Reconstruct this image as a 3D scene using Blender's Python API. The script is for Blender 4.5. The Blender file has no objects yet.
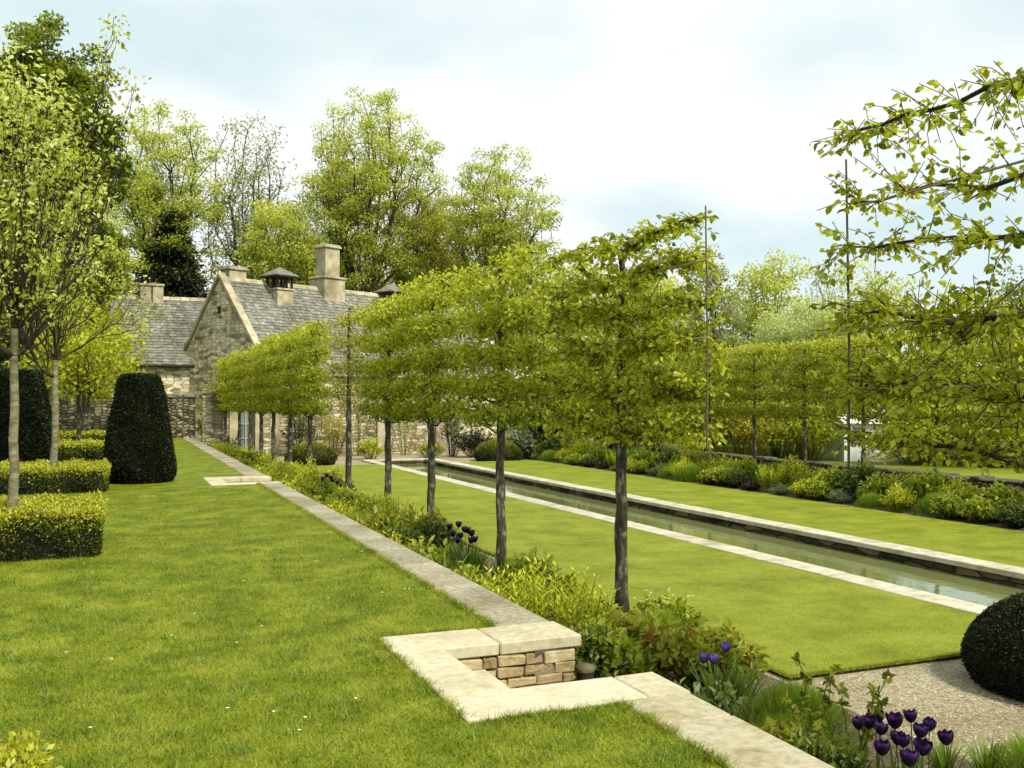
import bpy, math, random
import numpy as np
from mathutils import Vector, Matrix

SC = bpy.context.scene
COL = SC.collection
R = math.radians
EYE = 1.6            # camera above the upper terrace (z = 0)
G = -0.8             # level of the sunken garden
YAW = R(22.1)
F = 971.0
SN, CS = math.sin(YAW), math.cos(YAW)


def at(px, D):
    """ground position at depth D along a line of sight (used only to survey distances)"""
    lat = (px - 512) / F * D
    return D * SN + lat * CS, D * CS - lat * SN


def zat(py, D):
    return EYE + (399 - py) * D / F


# ------------------------------------------------------------------ objects
def tag(o, label=None, cat=None, group=None, kind=None):
    if label: o['label'] = label
    if cat: o['category'] = cat
    if group: o['group'] = group
    if kind: o['kind'] = kind
    return o


def empty(name, loc=(0, 0, 0), rz=0.0, **k):
    o = bpy.data.objects.new(name, None)
    o.empty_display_size = 0.2
    COL.objects.link(o)
    o.location = loc
    o.rotation_euler = (0, 0, rz)
    return tag(o, **k)


def link(name, mesh, parent=None, loc=(0, 0, 0), rz=0.0):
    o = bpy.data.objects.new(name, mesh)
    COL.objects.link(o)
    if parent is not None: o.parent = parent
    o.location = loc
    o.rotation_euler = (0, 0, rz)
    return o


def copy_tree(root, loc, rz=0.0, scale=None, **k):
    c = root.copy()
    COL.objects.link(c)
    c.location = loc
    c.rotation_euler = (0, 0, rz)
    if scale is not None: c.scale = (scale, scale, scale) if not hasattr(scale, '__len__') else scale
    tag(c, **k)
    for ch in list(root.children):
        d = ch.copy(); COL.objects.link(d); d.parent = c
        for g in list(ch.children):
            e = g.copy(); COL.objects.link(e); e.parent = d
    return c


class MB:
    """collects polygons (with a per-face tone) and builds one mesh"""
    def __init__(s):
        s.v = []; s.loops = []; s.tot = []; s.tone = []; s.mat = []; s.sm = []; s.n = 0

    def add(s, V, Fc, tone=0.5, mat=0, smooth=False):
        V = np.asarray(V, dtype=np.float32).reshape(-1, 3)
        Fc = np.asarray(Fc, dtype=np.int64)
        s.v.append(V)
        s.loops.append((Fc + s.n).ravel())
        m = Fc.shape[0]
        s.tot.append(np.full(m, Fc.shape[1]))
        t = np.asarray(tone, dtype=np.float32)
        s.tone.append(np.full(m, float(t)) if t.ndim == 0 else t)
        s.mat.append(np.full(m, mat)); s.sm.append(np.full(m, smooth))
        s.n += len(V)

    def build(s, name, mats):
        me = bpy.data.meshes.new(name)
        V = np.concatenate(s.v); L = np.concatenate(s.loops); T = np.concatenate(s.tot)
        me.vertices.add(len(V)); me.vertices.foreach_set('co', V.astype(np.float32).ravel())
        me.loops.add(len(L)); me.loops.foreach_set('vertex_index', L.astype(np.int32))
        me.polygons.add(len(T))
        st = np.concatenate([[0], np.cumsum(T)[:-1]]).astype(np.int32)
        me.polygons.foreach_set('loop_start', st)
        me.polygons.foreach_set('loop_total', T.astype(np.int32))
        me.polygons.foreach_set('material_index', np.concatenate(s.mat).astype(np.int32))
        me.polygons.foreach_set('use_smooth', np.concatenate(s.sm).astype(bool))
        a = me.attributes.new('tone', 'FLOAT', 'FACE')
        a.data.foreach_set('value', np.concatenate(s.tone).astype(np.float32))
        me.update(calc_edges=True); me.validate()
        for m in (mats if isinstance(mats, (list, tuple)) else [mats]): me.materials.append(m)
        return me

    # --- shapes
    def box(s, x0, x1, y0, y1, z0, z1, tone=0.5, mat=0):
        V = [(x0, y0, z0), (x1, y0, z0), (x1, y1, z0), (x0, y1, z0), (x0, y0, z1), (x1, y0, z1), (x1, y1, z1), (x0, y1, z1)]
        s.add(V, [(0, 3, 2, 1), (4, 5, 6, 7), (0, 1, 5, 4), (1, 2, 6, 5), (2, 3, 7, 6), (3, 0, 4, 7)], tone, mat)

    def rbox(s, x0, x1, y0, y1, z0, z1, b=0.01, jit=0.0, rng=None, tone=0.5, mat=0):
        """box with chamfered edges, each corner nudged"""
        c = []
        for X, sx in ((x0, 1), (x1, -1)):
            for Y, sy in ((y0, 1), (y1, -1)):
                for Z, sz in ((z0, 1), (z1, -1)):
                    j = rng.uniform(-jit, jit, 3) if rng is not None and jit else np.zeros(3)
                    p = np.array([X, Y, Z]) + j
                    c += [p + (0, sy * b, sz * b), p + (sx * b, 0, sz * b), p + (sx * b, sy * b, 0)]
        I = lambda i, j, k, a: (i * 4 + j * 2 + k) * 3 + a
        fq = []
        for i in (0, 1):
            q = [I(i, 0, 0, 0), I(i, 1, 0, 0), I(i, 1, 1, 0), I(i, 0, 1, 0)]; fq.append(q[::-1] if i == 0 else q)
            q = [I(0, i, 0, 1), I(1, i, 0, 1), I(1, i, 1, 1), I(0, i, 1, 1)]; fq.append(q if i == 0 else q[::-1])
            q = [I(0, 0, i, 2), I(1, 0, i, 2), I(1, 1, i, 2), I(0, 1, i, 2)]; fq.append(q[::-1] if i == 0 else q)
        for j in (0, 1):
            for k in (0, 1):
                fq.append([I(0, j, k, 1), I(1, j, k, 1), I(1, j, k, 2), I(0, j, k, 2)])
                fq.append([I(j, 0, k, 0), I(j, 1, k, 0), I(j, 1, k, 2), I(j, 0, k, 2)])
                fq.append([I(j, k, 0, 0), I(j, k, 1, 0), I(j, k, 1, 1), I(j, k, 0, 1)])
        ft = [[I(i, j, k, 0), I(i, j, k, 1), I(i, j, k, 2)] for i in (0, 1) for j in (0, 1) for k in (0, 1)]
        V = np.array(c)
        s.add(V, fq, tone, mat)
        n0 = s.n - len(V)
        s.v.append(np.zeros((0, 3), np.float32))
        s.loops.append((np.array(ft) + n0).ravel()); s.tot.append(np.full(8, 3))
        s.tone.append(np.full(8, tone)); s.mat.append(np.full(8, mat)); s.sm.append(np.full(8, False))

    def edges(s, A, B, ra, rb, k=6, tone=0.5, mat=0, smooth=True):
        """tapered tubes for many segments"""
        A = np.asarray(A, float); B = np.asarray(B, float); ra = np.asarray(ra, float); rb = np.asarray(rb, float)
        d = B - A; ln = np.linalg.norm(d, axis=1, keepdims=True); d = d / np.maximum(ln, 1e-6)
        ref = np.where(np.abs(d[:, 2:3]) > 0.9, np.array([[1., 0, 0]]), np.array([[0, 0, 1.]]))
        u = np.cross(d, ref); u /= np.linalg.norm(u, axis=1, keepdims=True); w = np.cross(d, u)
        th = np.arange(k) / k * 2 * math.pi
        ring = np.cos(th)[None, :, None] * u[:, None, :] + np.sin(th)[None, :, None] * w[:, None, :]
        Va = A[:, None, :] + ring * ra[:, None, None]; Vb = B[:, None, :] + ring * rb[:, None, None]
        V = np.concatenate([Va, Vb], axis=1).reshape(-1, 3)
        i = np.arange(k); j = (i + 1) % k
        f = np.stack([i, i + k, j + k, j], axis=1)
        Fc = (f[None] + (np.arange(len(A)) * 2 * k)[:, None, None]).reshape(-1, 4)
        s.add(V, Fc, tone, mat, smooth)

    def tube(s, pts, rad, k=8, tone=0.5, mat=0, cap=False):
        pts = np.asarray(pts, float); n = len(pts); rad = np.broadcast_to(np.asarray(rad, float), (n,))
        t = np.gradient(pts, axis=0); t /= np.linalg.norm(t, axis=1, keepdims=True)
        ref = np.array([1., 0, 0]) if abs(t[0, 2]) > 0.7 else np.array([0, 0, 1.])
        u = np.cross(t, ref); u /= np.linalg.norm(u, axis=1, keepdims=True); w = np.cross(t, u)
        th = np.arange(k) / k * 2 * math.pi
        V = pts[:, None] + (np.cos(th)[None, :, None] * u[:, None] + np.sin(th)[None, :, None] * w[:, None]) * rad[:, None, None]
        i = np.arange(k); j = (i + 1) % k
        f = np.concatenate([np.stack([i + a * k, i + (a + 1) * k, j + (a + 1) * k, j + a * k], 1) for a in range(n - 1)])
        s.add(V.reshape(-1, 3), f, tone, mat, True)
        if cap:
            s.add(V[-1], [list(range(k))], tone, mat); s.add(V[0], [list(range(k))[::-1]], tone, mat)

    def leaves(s, P, A, N, L, W, tone=0.5, mat=0, shape=4):
        A = A / np.maximum(np.linalg.norm(A, axis=1, keepdims=True), 1e-6)
        S = np.cross(A, N); S /= np.maximum(np.linalg.norm(S, axis=1, keepdims=True), 1e-6)
        U = np.cross(S, A)
        n = len(P); L = np.broadcast_to(L, (n,))[:, None]; W = np.broadcast_to(W, (n,))[:, None]
        t = np.broadcast_to(np.asarray(tone, np.float32), (n,))
        if shape == 4:
            V = np.stack([P, P + A * L * .45 + S * W * .5, P + A * L, P + A * L * .45 - S * W * .5], 1)
            s.add(V.reshape(-1, 3), np.arange(4)[None] + np.arange(n)[:, None] * 4, t, mat)
        elif shape == 3:
            V = np.stack([P + S * W * .5, P + A * L, P - S * W * .5], 1)
            s.add(V.reshape(-1, 3), np.arange(3)[None] + np.arange(n)[:, None] * 3, t, mat)
        else:
            f = 0.16
            V = np.stack([P, P + A * L * .28 + S * W * .48 + U * L * f, P + A * L * .66 + S * W * .40 + U * L * f * .6, P + A * L - U * L * .10,
                          P + A * L * .66 - S * W * .40 + U * L * f * .6, P + A * L * .28 - S * W * .48 + U * L * f], 1)
            q = np.array([[0, 1, 2, 3], [0, 3, 4, 5]])
            Fc = (q[None] + (np.arange(n) * 6)[:, None, None]).reshape(-1, 4)
            s.add(V.reshape(-1, 3), Fc, np.repeat(t, 2), mat)


def unit(v):
    return v / np.maximum(np.linalg.norm(v, axis=-1, keepdims=True), 1e-9)


def rdir(rng, n):
    return unit(rng.normal(size=(n, 3)))


# ------------------------------------------------------------------ materials
def mat_new(name):
    m = bpy.data.materials.new(name); m.use_nodes = True
    nt = m.node_tree; nt.nodes.clear()
    return m, nt, nt.nodes, nt.links


def ramp(nodes, stops):
    r = nodes.new('ShaderNodeValToRGB'); el = r.color_ramp.elements
    while len(el) < len(stops): el.new(0.5)
    for e, (p, c) in zip(el, stops): e.position = p; e.color = (*c, 1)
    return r


def leafmat(name, dark, mid, light, trans=0.35, rough=0.5, spec=0.35, tint=None):
    m, nt, N, K = mat_new(name)
    at_ = N.new('ShaderNodeAttribute'); at_.attribute_name = 'tone'
    geo = N.new('ShaderNodeNewGeometry')
    ma = N.new('ShaderNodeMath'); ma.operation = 'MULTIPLY_ADD'; ma.inputs[1].default_value = 0.34; ma.inputs[2].default_value = -0.17
    K.new(geo.outputs['Random Per Island'], ma.inputs[0])
    ad = N.new('ShaderNodeMath'); ad.operation = 'ADD'; K.new(at_.outputs['Fac'], ad.inputs[0]); K.new(ma.outputs[0], ad.inputs[1])
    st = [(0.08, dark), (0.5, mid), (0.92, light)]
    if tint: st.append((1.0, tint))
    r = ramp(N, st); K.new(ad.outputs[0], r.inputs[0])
    p = N.new('ShaderNodeBsdfPrincipled'); p.inputs['Roughness'].default_value = rough
    p.inputs['Specular IOR Level'].default_value = spec
    K.new(r.outputs[0], p.inputs['Base Color'])
    t = N.new('ShaderNodeBsdfTranslucent')
    hs = N.new('ShaderNodeHueSaturation'); hs.inputs['Saturation'].default_value = 1.1; hs.inputs['Value'].default_value = 1.25
    K.new(r.outputs[0], hs.inputs['Color']); K.new(hs.outputs[0], t.inputs[0])
    mx = N.new('ShaderNodeMixShader'); mx.inputs[0].default_value = trans
    K.new(p.outputs[0], mx.inputs[1]); K.new(t.outputs[0], mx.inputs[2])
    o = N.new('ShaderNodeOutputMaterial'); K.new(mx.outputs[0], o.inputs[0])
    return m


def noisemat(name, stops, scale=5.0, detail=8, rough=0.85, bump=0.3, bscale=None, bdist=0.02, stops2=None, scale2=0.5, f2=0.5, spec=0.3, stretch=None, tone=0.0, objrand=0.0):
    m, nt, N, K = mat_new(name)
    tc = N.new('ShaderNodeTexCoord'); src = tc.outputs['Object']
    geo = N.new('ShaderNodeNewGeometry')
    if stretch:
        mp = N.new('ShaderNodeMapping'); mp.inputs['Scale'].default_value = stretch
        K.new(src, mp.inputs[0]); src = mp.outputs[0]
    n = N.new('ShaderNodeTexNoise'); n.inputs['Scale'].default_value = scale; n.inputs['Detail'].default_value = detail
    n.inputs['Roughness'].default_value = 0.65
    K.new(src, n.inputs['Vector'])
    fac = n.outputs['Fac']
    if tone:
        a = N.new('ShaderNodeAttribute'); a.attribute_name = 'tone'
        ma = N.new('ShaderNodeMath'); ma.operation = 'MULTIPLY_ADD'; ma.inputs[1].default_value = tone; ma.inputs[2].default_value = -tone * .5
        K.new(a.outputs['Fac'], ma.inputs[0])
        ad = N.new('ShaderNodeMath'); K.new(fac, ad.inputs[0]); K.new(ma.outputs[0], ad.inputs[1]); fac = ad.outputs[0]
    if objrand:
        oi = N.new('ShaderNodeObjectInfo')
        ma = N.new('ShaderNodeMath'); ma.operation = 'MULTIPLY_ADD'; ma.inputs[1].default_value = objrand; ma.inputs[2].default_value = -objrand * .5
        K.new(oi.outputs['Random'], ma.inputs[0])
        ad = N.new('ShaderNodeMath'); K.new(fac, ad.inputs[0]); K.new(ma.outputs[0], ad.inputs[1]); fac = ad.outputs[0]
    r = ramp(N, stops); K.new(fac, r.inputs[0]); c = r.outputs[0]
    if stops2:
        n2 = N.new('ShaderNodeTexNoise'); n2.inputs['Scale'].default_value = scale2; n2.inputs['Detail'].default_value = 5
        K.new(tc.outputs['Object'], n2.inputs['Vector'])
        r2 = ramp(N, stops2); K.new(n2.outputs['Fac'], r2.inputs[0])
        mx = N.new('ShaderNodeMix'); mx.data_type = 'RGBA'; mx.blend_type = 'MULTIPLY'; mx.inputs[0].default_value = f2
        K.new(c, mx.inputs[6]); K.new(r2.outputs[0], mx.inputs[7]); c = mx.outputs[2]
    p = N.new('ShaderNodeBsdfPrincipled'); p.inputs['Roughness'].default_value = rough
    p.inputs['Specular IOR Level'].default_value = spec
    K.new(c, p.inputs['Base Color'])
    if bump:
        nb = N.new('ShaderNodeTexNoise'); nb.inputs['Scale'].default_value = bscale or scale * 3; nb.inputs['Detail'].default_value = 6
        K.new(src, nb.inputs['Vector'])
        b = N.new('ShaderNodeBump'); b.inputs['Strength'].default_value = bump; b.inputs['Distance'].default_value = bdist
        K.new(nb.outputs['Fac'], b.inputs['Height']); K.new(b.outputs[0], p.inputs['Normal'])
    o = N.new('ShaderNodeOutputMaterial'); K.new(p.outputs[0], o.inputs[0])
    return m


def rubblemat(name, cols, mortar, bw=0.34, bh=0.14, msize=0.02, stain=0.5, bump=0.8, distort=0.06, mixn=.5):
    """irregular rubble stone laid in rough courses"""
    m, nt, N, K = mat_new(name)
    tc = N.new('ShaderNodeTexCoord')
    sx = N.new('ShaderNodeSeparateXYZ'); K.new(tc.outputs['Object'], sx.inputs[0])
    ad = N.new('ShaderNodeMath'); K.new(sx.outputs[0], ad.inputs[0]); K.new(sx.outputs[1], ad.inputs[1])
    cb = N.new('ShaderNodeCombineXYZ'); K.new(ad.outputs[0], cb.inputs[0]); K.new(sx.outputs[2], cb.inputs[1])
    n = N.new('ShaderNodeTexNoise'); n.inputs['Scale'].default_value = 1.6; n.inputs['Detail'].default_value = 4
    K.new(cb.outputs[0], n.inputs['Vector'])
    vm = N.new('ShaderNodeVectorMath'); vm.operation = 'MULTIPLY_ADD'
    K.new(n.outputs['Color'], vm.inputs[0]); vm.inputs[1].default_value = (distort * 3, distort * 1.5, 0); K.new(cb.outputs[0], vm.inputs[2])
    mp = N.new('ShaderNodeMapping'); mp.inputs['Scale'].default_value = (1 / bw, 1 / bh, 1); K.new(vm.outputs[0], mp.inputs[0])
    v1 = N.new('ShaderNodeTexVoronoi'); v1.voronoi_dimensions = '2D'; v1.feature = 'F1'; v1.inputs['Scale'].default_value = 1; v1.inputs['Randomness'].default_value = .72; K.new(mp.outputs[0], v1.inputs['Vector'])
    v2 = N.new('ShaderNodeTexVoronoi'); v2.voronoi_dimensions = '2D'; v2.feature = 'DISTANCE_TO_EDGE'; v2.inputs['Scale'].default_value = 1; v2.inputs['Randomness'].default_value = .72; K.new(mp.outputs[0], v2.inputs['Vector'])
    mr = N.new('ShaderNodeMapRange'); mr.inputs['From Min'].default_value = 0.0; mr.inputs['From Max'].default_value = msize / bh * 1.1; K.new(v2.outputs['Distance'], mr.inputs['Value'])
    sc = N.new('ShaderNodeSeparateColor'); K.new(v1.outputs['Color'], sc.inputs[0])
    n2 = N.new('ShaderNodeTexNoise'); n2.inputs['Scale'].default_value = 2.6; n2.inputs['Detail'].default_value = 12; n2.inputs['Roughness'].default_value = .75
    K.new(tc.outputs['Object'], n2.inputs['Vector'])
    mxf = N.new('ShaderNodeMix'); mxf.inputs[0].default_value = mixn
    K.new(sc.outputs[0], mxf.inputs[2]); K.new(n2.outputs['Fac'], mxf.inputs[3])
    r = ramp(N, cols); K.new(mxf.outputs[0], r.inputs[0])
    mx = N.new('ShaderNodeMix'); mx.data_type = 'RGBA'; K.new(mr.outputs[0], mx.inputs[0]); K.new(r.outputs[0], mx.inputs[7]); mx.inputs[6].default_value = (*mortar, 1)
    n3 = N.new('ShaderNodeTexNoise'); n3.inputs['Scale'].default_value = .7; n3.inputs['Detail'].default_value = 9; n3.inputs['Roughness'].default_value = .72
    K.new(tc.outputs['Object'], n3.inputs['Vector'])
    r3 = ramp(N, [(0.38, (.36, .35, .32)), (0.53, (1, 1, 1)), (.66, (1.0, .86, .6))]); K.new(n3.outputs['Fac'], r3.inputs[0])
    m2 = N.new('ShaderNodeMix'); m2.data_type = 'RGBA'; m2.blend_type = 'MULTIPLY'; m2.inputs[0].default_value = stain
    K.new(mx.outputs[2], m2.inputs[6]); K.new(r3.outputs[0], m2.inputs[7])
    p = N.new('ShaderNodeBsdfPrincipled'); p.inputs['Roughness'].default_value = 0.9; p.inputs['Specular IOR Level'].default_value = .2
    K.new(m2.outputs[2], p.inputs['Base Color'])
    mb = N.new('ShaderNodeMath'); mb.operation = 'ADD'; K.new(mr.outputs[0], mb.inputs[0]); K.new(n2.outputs['Fac'], mb.inputs[1])
    bu = N.new('ShaderNodeBump'); bu.inputs['Strength'].default_value = bump; bu.inputs['Distance'].default_value = 0.04
    K.new(mb.outputs[0], bu.inputs['Height']); K.new(bu.outputs[0], p.inputs['Normal'])
    o = N.new('ShaderNodeOutputMaterial'); K.new(p.outputs[0], o.inputs[0])
    return m


def lawnmat(name, dark, mid, light, scale=0.9, fine=60, stripes=0.0):
    m, nt, N, K = mat_new(name)
    geo = N.new('ShaderNodeNewGeometry')
    n = N.new('ShaderNodeTexNoise'); n.inputs['Scale'].default_value = scale; n.inputs['Detail'].default_value = 9; n.inputs['Roughness'].default_value = 0.68
    K.new(geo.outputs['Position'], n.inputs['Vector'])
    nf = N.new('ShaderNodeTexNoise'); nf.inputs['Scale'].default_value = fine; nf.inputs['Detail'].default_value = 3
    K.new(geo.outputs['Position'], nf.inputs['Vector'])
    mx = N.new('ShaderNodeMix'); mx.data_type = 'RGBA'; mx.inputs[0].default_value = 0.3
    K.new(n.outputs['Fac'], mx.inputs[6]); K.new(nf.outputs['Fac'], mx.inputs[7])
    at_ = N.new('ShaderNodeAttribute'); at_.attribute_name = 'tone'
    ma = N.new('ShaderNodeMath'); ma.operation = 'MULTIPLY_ADD'; ma.inputs[1].default_value = 0.16; ma.inputs[2].default_value = -0.08
    K.new(at_.outputs['Fac'], ma.inputs[0])
    ad = N.new('ShaderNodeMath'); K.new(mx.outputs[2], ad.inputs[0]); K.new(ma.outputs[0], ad.inputs[1])
    r = ramp(N, [(0.35, dark), (0.5, mid), (0.66, light)]); K.new(ad.outputs[0], r.inputs[0])
    p = N.new('ShaderNodeBsdfPrincipled'); p.inputs['Roughness'].default_value = 0.6; p.inputs['Specular IOR Level'].default_value = .25
    K.new(r.outputs[0], p.inputs['Base Color'])
    t = N.new('ShaderNodeBsdfTranslucent'); K.new(r.outputs[0], t.inputs[0])
    ms = N.new('ShaderNodeMixShader'); ms.inputs[0].default_value = 0.25; K.new(p.outputs[0], ms.inputs[1]); K.new(t.outputs[0], ms.inputs[2])
    o = N.new('ShaderNodeOutputMaterial'); K.new(ms.outputs[0], o.inputs[0])
    b = N.new('ShaderNodeBump'); b.inputs['Strength'].default_value = 0.5; b.inputs['Distance'].default_value = 0.02
    K.new(nf.outputs['Fac'], b.inputs['Height']); K.new(b.outputs[0], p.inputs['Normal'])
    return m


M = {}
M['lawn_up'] = lawnmat('upper lawn grass', (.066, .112, .003), (.180, .232, .006), (.36, .38, .045), scale=1.9)
M['lawn_low'] = lawnmat('lower lawn grass', (.145, .185, .007), (.25, .295, .013), (.37, .40, .05), scale=1.3)
M['meadow'] = lawnmat('meadow grass', (.11, .16, .012), (.18, .24, .016), (.27, .32, .03), scale=0.3, fine=8)
M['bark'] = noisemat('bark dark mottled', [(.34, (.018, .015, .009)), (.52, (.055, .048, .028)), (.66, (.26, .26, .18))], scale=13, bump=.8, bscale=30, stretch=(1, 1, .45))
M['bark_pale'] = noisemat('bark smooth pale', [(.3, (.075, .068, .035)), (.5, (.19, .17, .10)), (.7, (.34, .33, .21))], scale=7, bump=.5, bscale=26, stretch=(1, 1, 2.2))
M['branch'] = noisemat('branch dark', [(.3, (.012, .009, .006)), (.6, (.05, .038, .024)), (.8, (.12, .10, .06))], scale=12, bump=.5, bscale=40)
M['limb'] = noisemat('limb of woodland tree', [(.3, (.018, .014, .010)), (.6, (.055, .045, .03)), (.8, (.1, .085, .06))], scale=2, bump=.3)
M['cane'] = noisemat('weathered cane', [(.3, (.17, .13, .08)), (.6, (.36, .30, .19)), (.8, (.48, .42, .29))], scale=8, bump=.2)
M['cane_dark'] = noisemat('old cane', [(.3, (.06, .05, .035)), (.6, (.14, .115, .08)), (.8, (.24, .21, .15))], scale=8, bump=.2)
M['leaf_pleach'] = leafmat('hornbeam leaf', (0.065, 0.085, 0.005), (0.33, 0.37, 0.022), (0.68, 0.7, 0.11), trans=0.52)
M['leaf_near_lit'] = leafmat('hornbeam leaf near backlit', (0.1, 0.125, 0.008), (0.39, 0.43, 0.03), (0.72, 0.74, 0.14), trans=0.52)  # brighter copy of the hornbeam leaf, backlight of near crowns put into its colour
M['leaf_far_row'] = leafmat('far row leaf', (0.11, 0.13, 0.008), (0.35, 0.38, 0.03), (0.58, 0.6, 0.1), trans=0.48)
M['leaf_blossom'] = leafmat('pale spring leaf', (0.09, 0.11, 0.008), (0.4, 0.44, 0.05), (0.78, 0.8, 0.28), trans=0.48, tint=(.75, .78, .55))
M['leaf_lime'] = leafmat('lime spring leaf', (0.16, 0.18, 0.01), (0.38, 0.41, 0.025), (0.56, 0.57, 0.06), trans=0.45)
M['leaf_dark'] = leafmat('dark maple leaf', (0.012, 0.022, 0.003), (0.085, 0.12, 0.01), (0.26, 0.32, 0.025), trans=0.38)
M['leaf_ever'] = leafmat('evergreen leaf', (.004, .007, .002), (.012, .020, .004), (.035, .05, .012), trans=.1)
M['leaf_wood'] = leafmat('woodland leaf', (0.09, 0.11, 0.01), (0.35, 0.385, 0.045), (0.64, 0.67, 0.16), trans=0.5)
M['leaf_wood_pale'] = leafmat('pale woodland leaf', (0.14, 0.15, 0.05), (0.28, 0.3, 0.11), (0.44, 0.48, 0.2), trans=0.45)
M['leaf_willow'] = leafmat('willow leaf', (0.2, 0.235, 0.06), (0.4, 0.45, 0.15), (0.58, 0.64, 0.28), trans=0.45)
M['leaf_bronze'] = leafmat('bronze woodland leaf', (0.11, 0.1, 0.012), (0.33, 0.31, 0.035), (0.54, 0.52, 0.1), trans=0.48)
M['yew'] = leafmat('yew needles', (0.003, 0.006, 0.001), (0.011, 0.018, 0.003), (0.045, 0.065, 0.009), trans=0.03, spec=.25)
M['yew_gold'] = leafmat('golden tipped box', (0.015, 0.024, 0.003), (0.13, 0.15, 0.008), (0.42, 0.42, 0.02), trans=0.2)
M['box'] = leafmat('box leaf', (0.008, 0.014, 0.002), (0.095, 0.115, 0.006), (0.42, 0.43, 0.03), trans=0.25, spec=.5)
M['pl_green'] = leafmat('perennial leaf', (0.04, 0.06, 0.006), (0.23, 0.28, 0.02), (0.5, 0.55, 0.08), trans=0.42)
M['pl_lime'] = leafmat('euphorbia leaf', (0.1, 0.13, 0.006), (0.38, 0.42, 0.018), (0.66, 0.68, 0.07), trans=0.42)
M['pl_red'] = leafmat('red edged leaf', (0.06, 0.08, 0.008), (0.25, 0.28, 0.025), (0.48, 0.5, 0.07), trans=0.42, tint=(.34, .15, .04))
M['pl_dark'] = leafmat('dark glossy leaf', (0.006, 0.014, 0.003), (0.045, 0.075, 0.007), (0.19, 0.25, 0.035), trans=0.3, spec=.6)
M['pl_silver'] = leafmat('silver leaf', (0.05, 0.075, 0.025), (0.14, 0.18, 0.08), (0.3, 0.36, 0.2), trans=0.25)
M['pl_cream'] = leafmat('cream variegated leaf', (0.06, 0.09, 0.014), (0.22, 0.27, 0.045), (0.52, 0.56, 0.2), trans=0.4, tint=(.75, .78, .5))
M['pl_feather'] = leafmat('feathery leaf', (0.05, 0.1, 0.01), (0.17, 0.26, 0.025), (0.34, 0.44, 0.05), trans=0.42)
M['pl_purple'] = leafmat('purple leaf', (.012, .006, .010), (.04, .015, .02), (.10, .045, .04), trans=.3)
M['strap'] = leafmat('strap leaf', (0.03, 0.06, 0.006), (0.11, 0.18, 0.018), (0.26, 0.36, 0.05), trans=0.35, spec=.5)
M['petal'] = leafmat('tulip petal', (0.004, 0.0008, 0.008), (0.018, 0.0035, 0.034), (0.085, 0.022, 0.16), trans=0.1, rough=.35, spec=.5)
M['petal_v'] = leafmat('violet tulip petal', (.03, .012, .11), (.12, .06, .36), (.30, .20, .62), trans=.25, rough=.4)
M['white_fl'] = leafmat('white flower', (.5, .5, .38), (.75, .76, .6), (.85, .86, .75), trans=.2)
M['coping_old'] = noisemat('weathered coping stone', [(.3, (.17, .15, .10)), (.5, (.33, .305, .22)), (.7, (.46, .43, .32))], scale=20, bump=.35, bscale=60, bdist=.008, stops2=[(.35, (.55, .5, .4)), (.6, (1, 1, 1))], scale2=1.6, f2=.8, tone=.16)
M['coping_new'] = noisemat('cream coping stone', [(.28, (.38, .335, .215)), (.5, (.50, .46, .325)), (.72, (.58, .55, .42))], scale=16, bump=.2, bscale=80, bdist=.006, stops2=[(.34, (.50, .42, .27)), (.46, (.86, .82, .7)), (.56, (1, 1, 1))], scale2=2.6, f2=.35, tone=.14)
M['coping_mid'] = noisemat('lichened coping stone', [(.30, (.26, .225, .13)), (.5, (.38, .345, .235)), (.70, (.48, .45, .33))], scale=16, bump=.35, bscale=80, bdist=.006, stops2=[(.36, (.62, .50, .28)), (.48, (.9, .88, .8)), (.6, (1, 1, 1))], scale2=3.4, f2=.6, tone=.14)
M['rubble_blk'] = noisemat('walling stone', [(.25, (.15, .105, .045)), (.5, (.34, .265, .14)), (.75, (.50, .43, .27))], scale=6, bump=.9, bscale=22, bdist=.02, tone=.3)
M['shadowgap'] = noisemat('mortar shade', [(.3, (.02, .016, .010)), (.7, (.05, .04, .025))], scale=10, bump=0)
M['rubble'] = rubblemat('rubble stone', [(.25, (.09, .075, .05)), (.5, (.235, .205, .14)), (.75, (.42, .38, .27))], (.07, .06, .042), .36, .15, .018)
M['rubble_dark'] = rubblemat('old rubble stone', [(.25, (.05, .045, .028)), (.5, (.17, .15, .10)), (.75, (.38, .35, .25))], (.03, .027, .017), .24, .12, .022, stain=.8)
M['gable'] = rubblemat('gable stone', [(.25, (.22, .18, .10)), (.45, (.56, .49, .32)), (.72, (.80, .75, .60))], (.30, .26, .17), .40, .17, .016, stain=.7, bump=.6, distort=.08, mixn=.5)
M['rubble_pale'] = rubblemat('pale stone wall', [(.22, (.20, .15, .08)), (.5, (.46, .40, .26)), (.75, (.66, .61, .47))], (.20, .165, .10), .38, .14, .016, stain=.7)
M['wall_cap'] = noisemat('mossy wall cap', [(.3, (.035, .03, .015)), (.5, (.10, .085, .045)), (.72, (.22, .19, .11))], scale=5, bump=.5, tone=.2)
M['ashlar'] = noisemat('ashlar', [(.25, (.27, .225, .13)), (.5, (.46, .41, .275)), (.75, (.60, .555, .41))], scale=3, bump=.3, stops2=[(.35, (.45, .42, .38)), (.6, (1, 1, 1))], scale2=.8, f2=.8)
M['tile'] = noisemat('stone roof tile', [(.2, (.08, .078, .066)), (.45, (.18, .176, .15)), (.62, (.28, .275, .235)), (.85, (.52, .51, .45))], scale=5.5, bump=.5, bscale=14, tone=.20, stops2=[(.35, (.5, .5, .42)), (.6, (1, 1, 1))], scale2=.5, f2=.7)
M['dark_wood'] = noisemat('dark timber', [(.3, (.012, .010, .008)), (.7, (.045, .038, .03))], scale=6, bump=.3)
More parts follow.
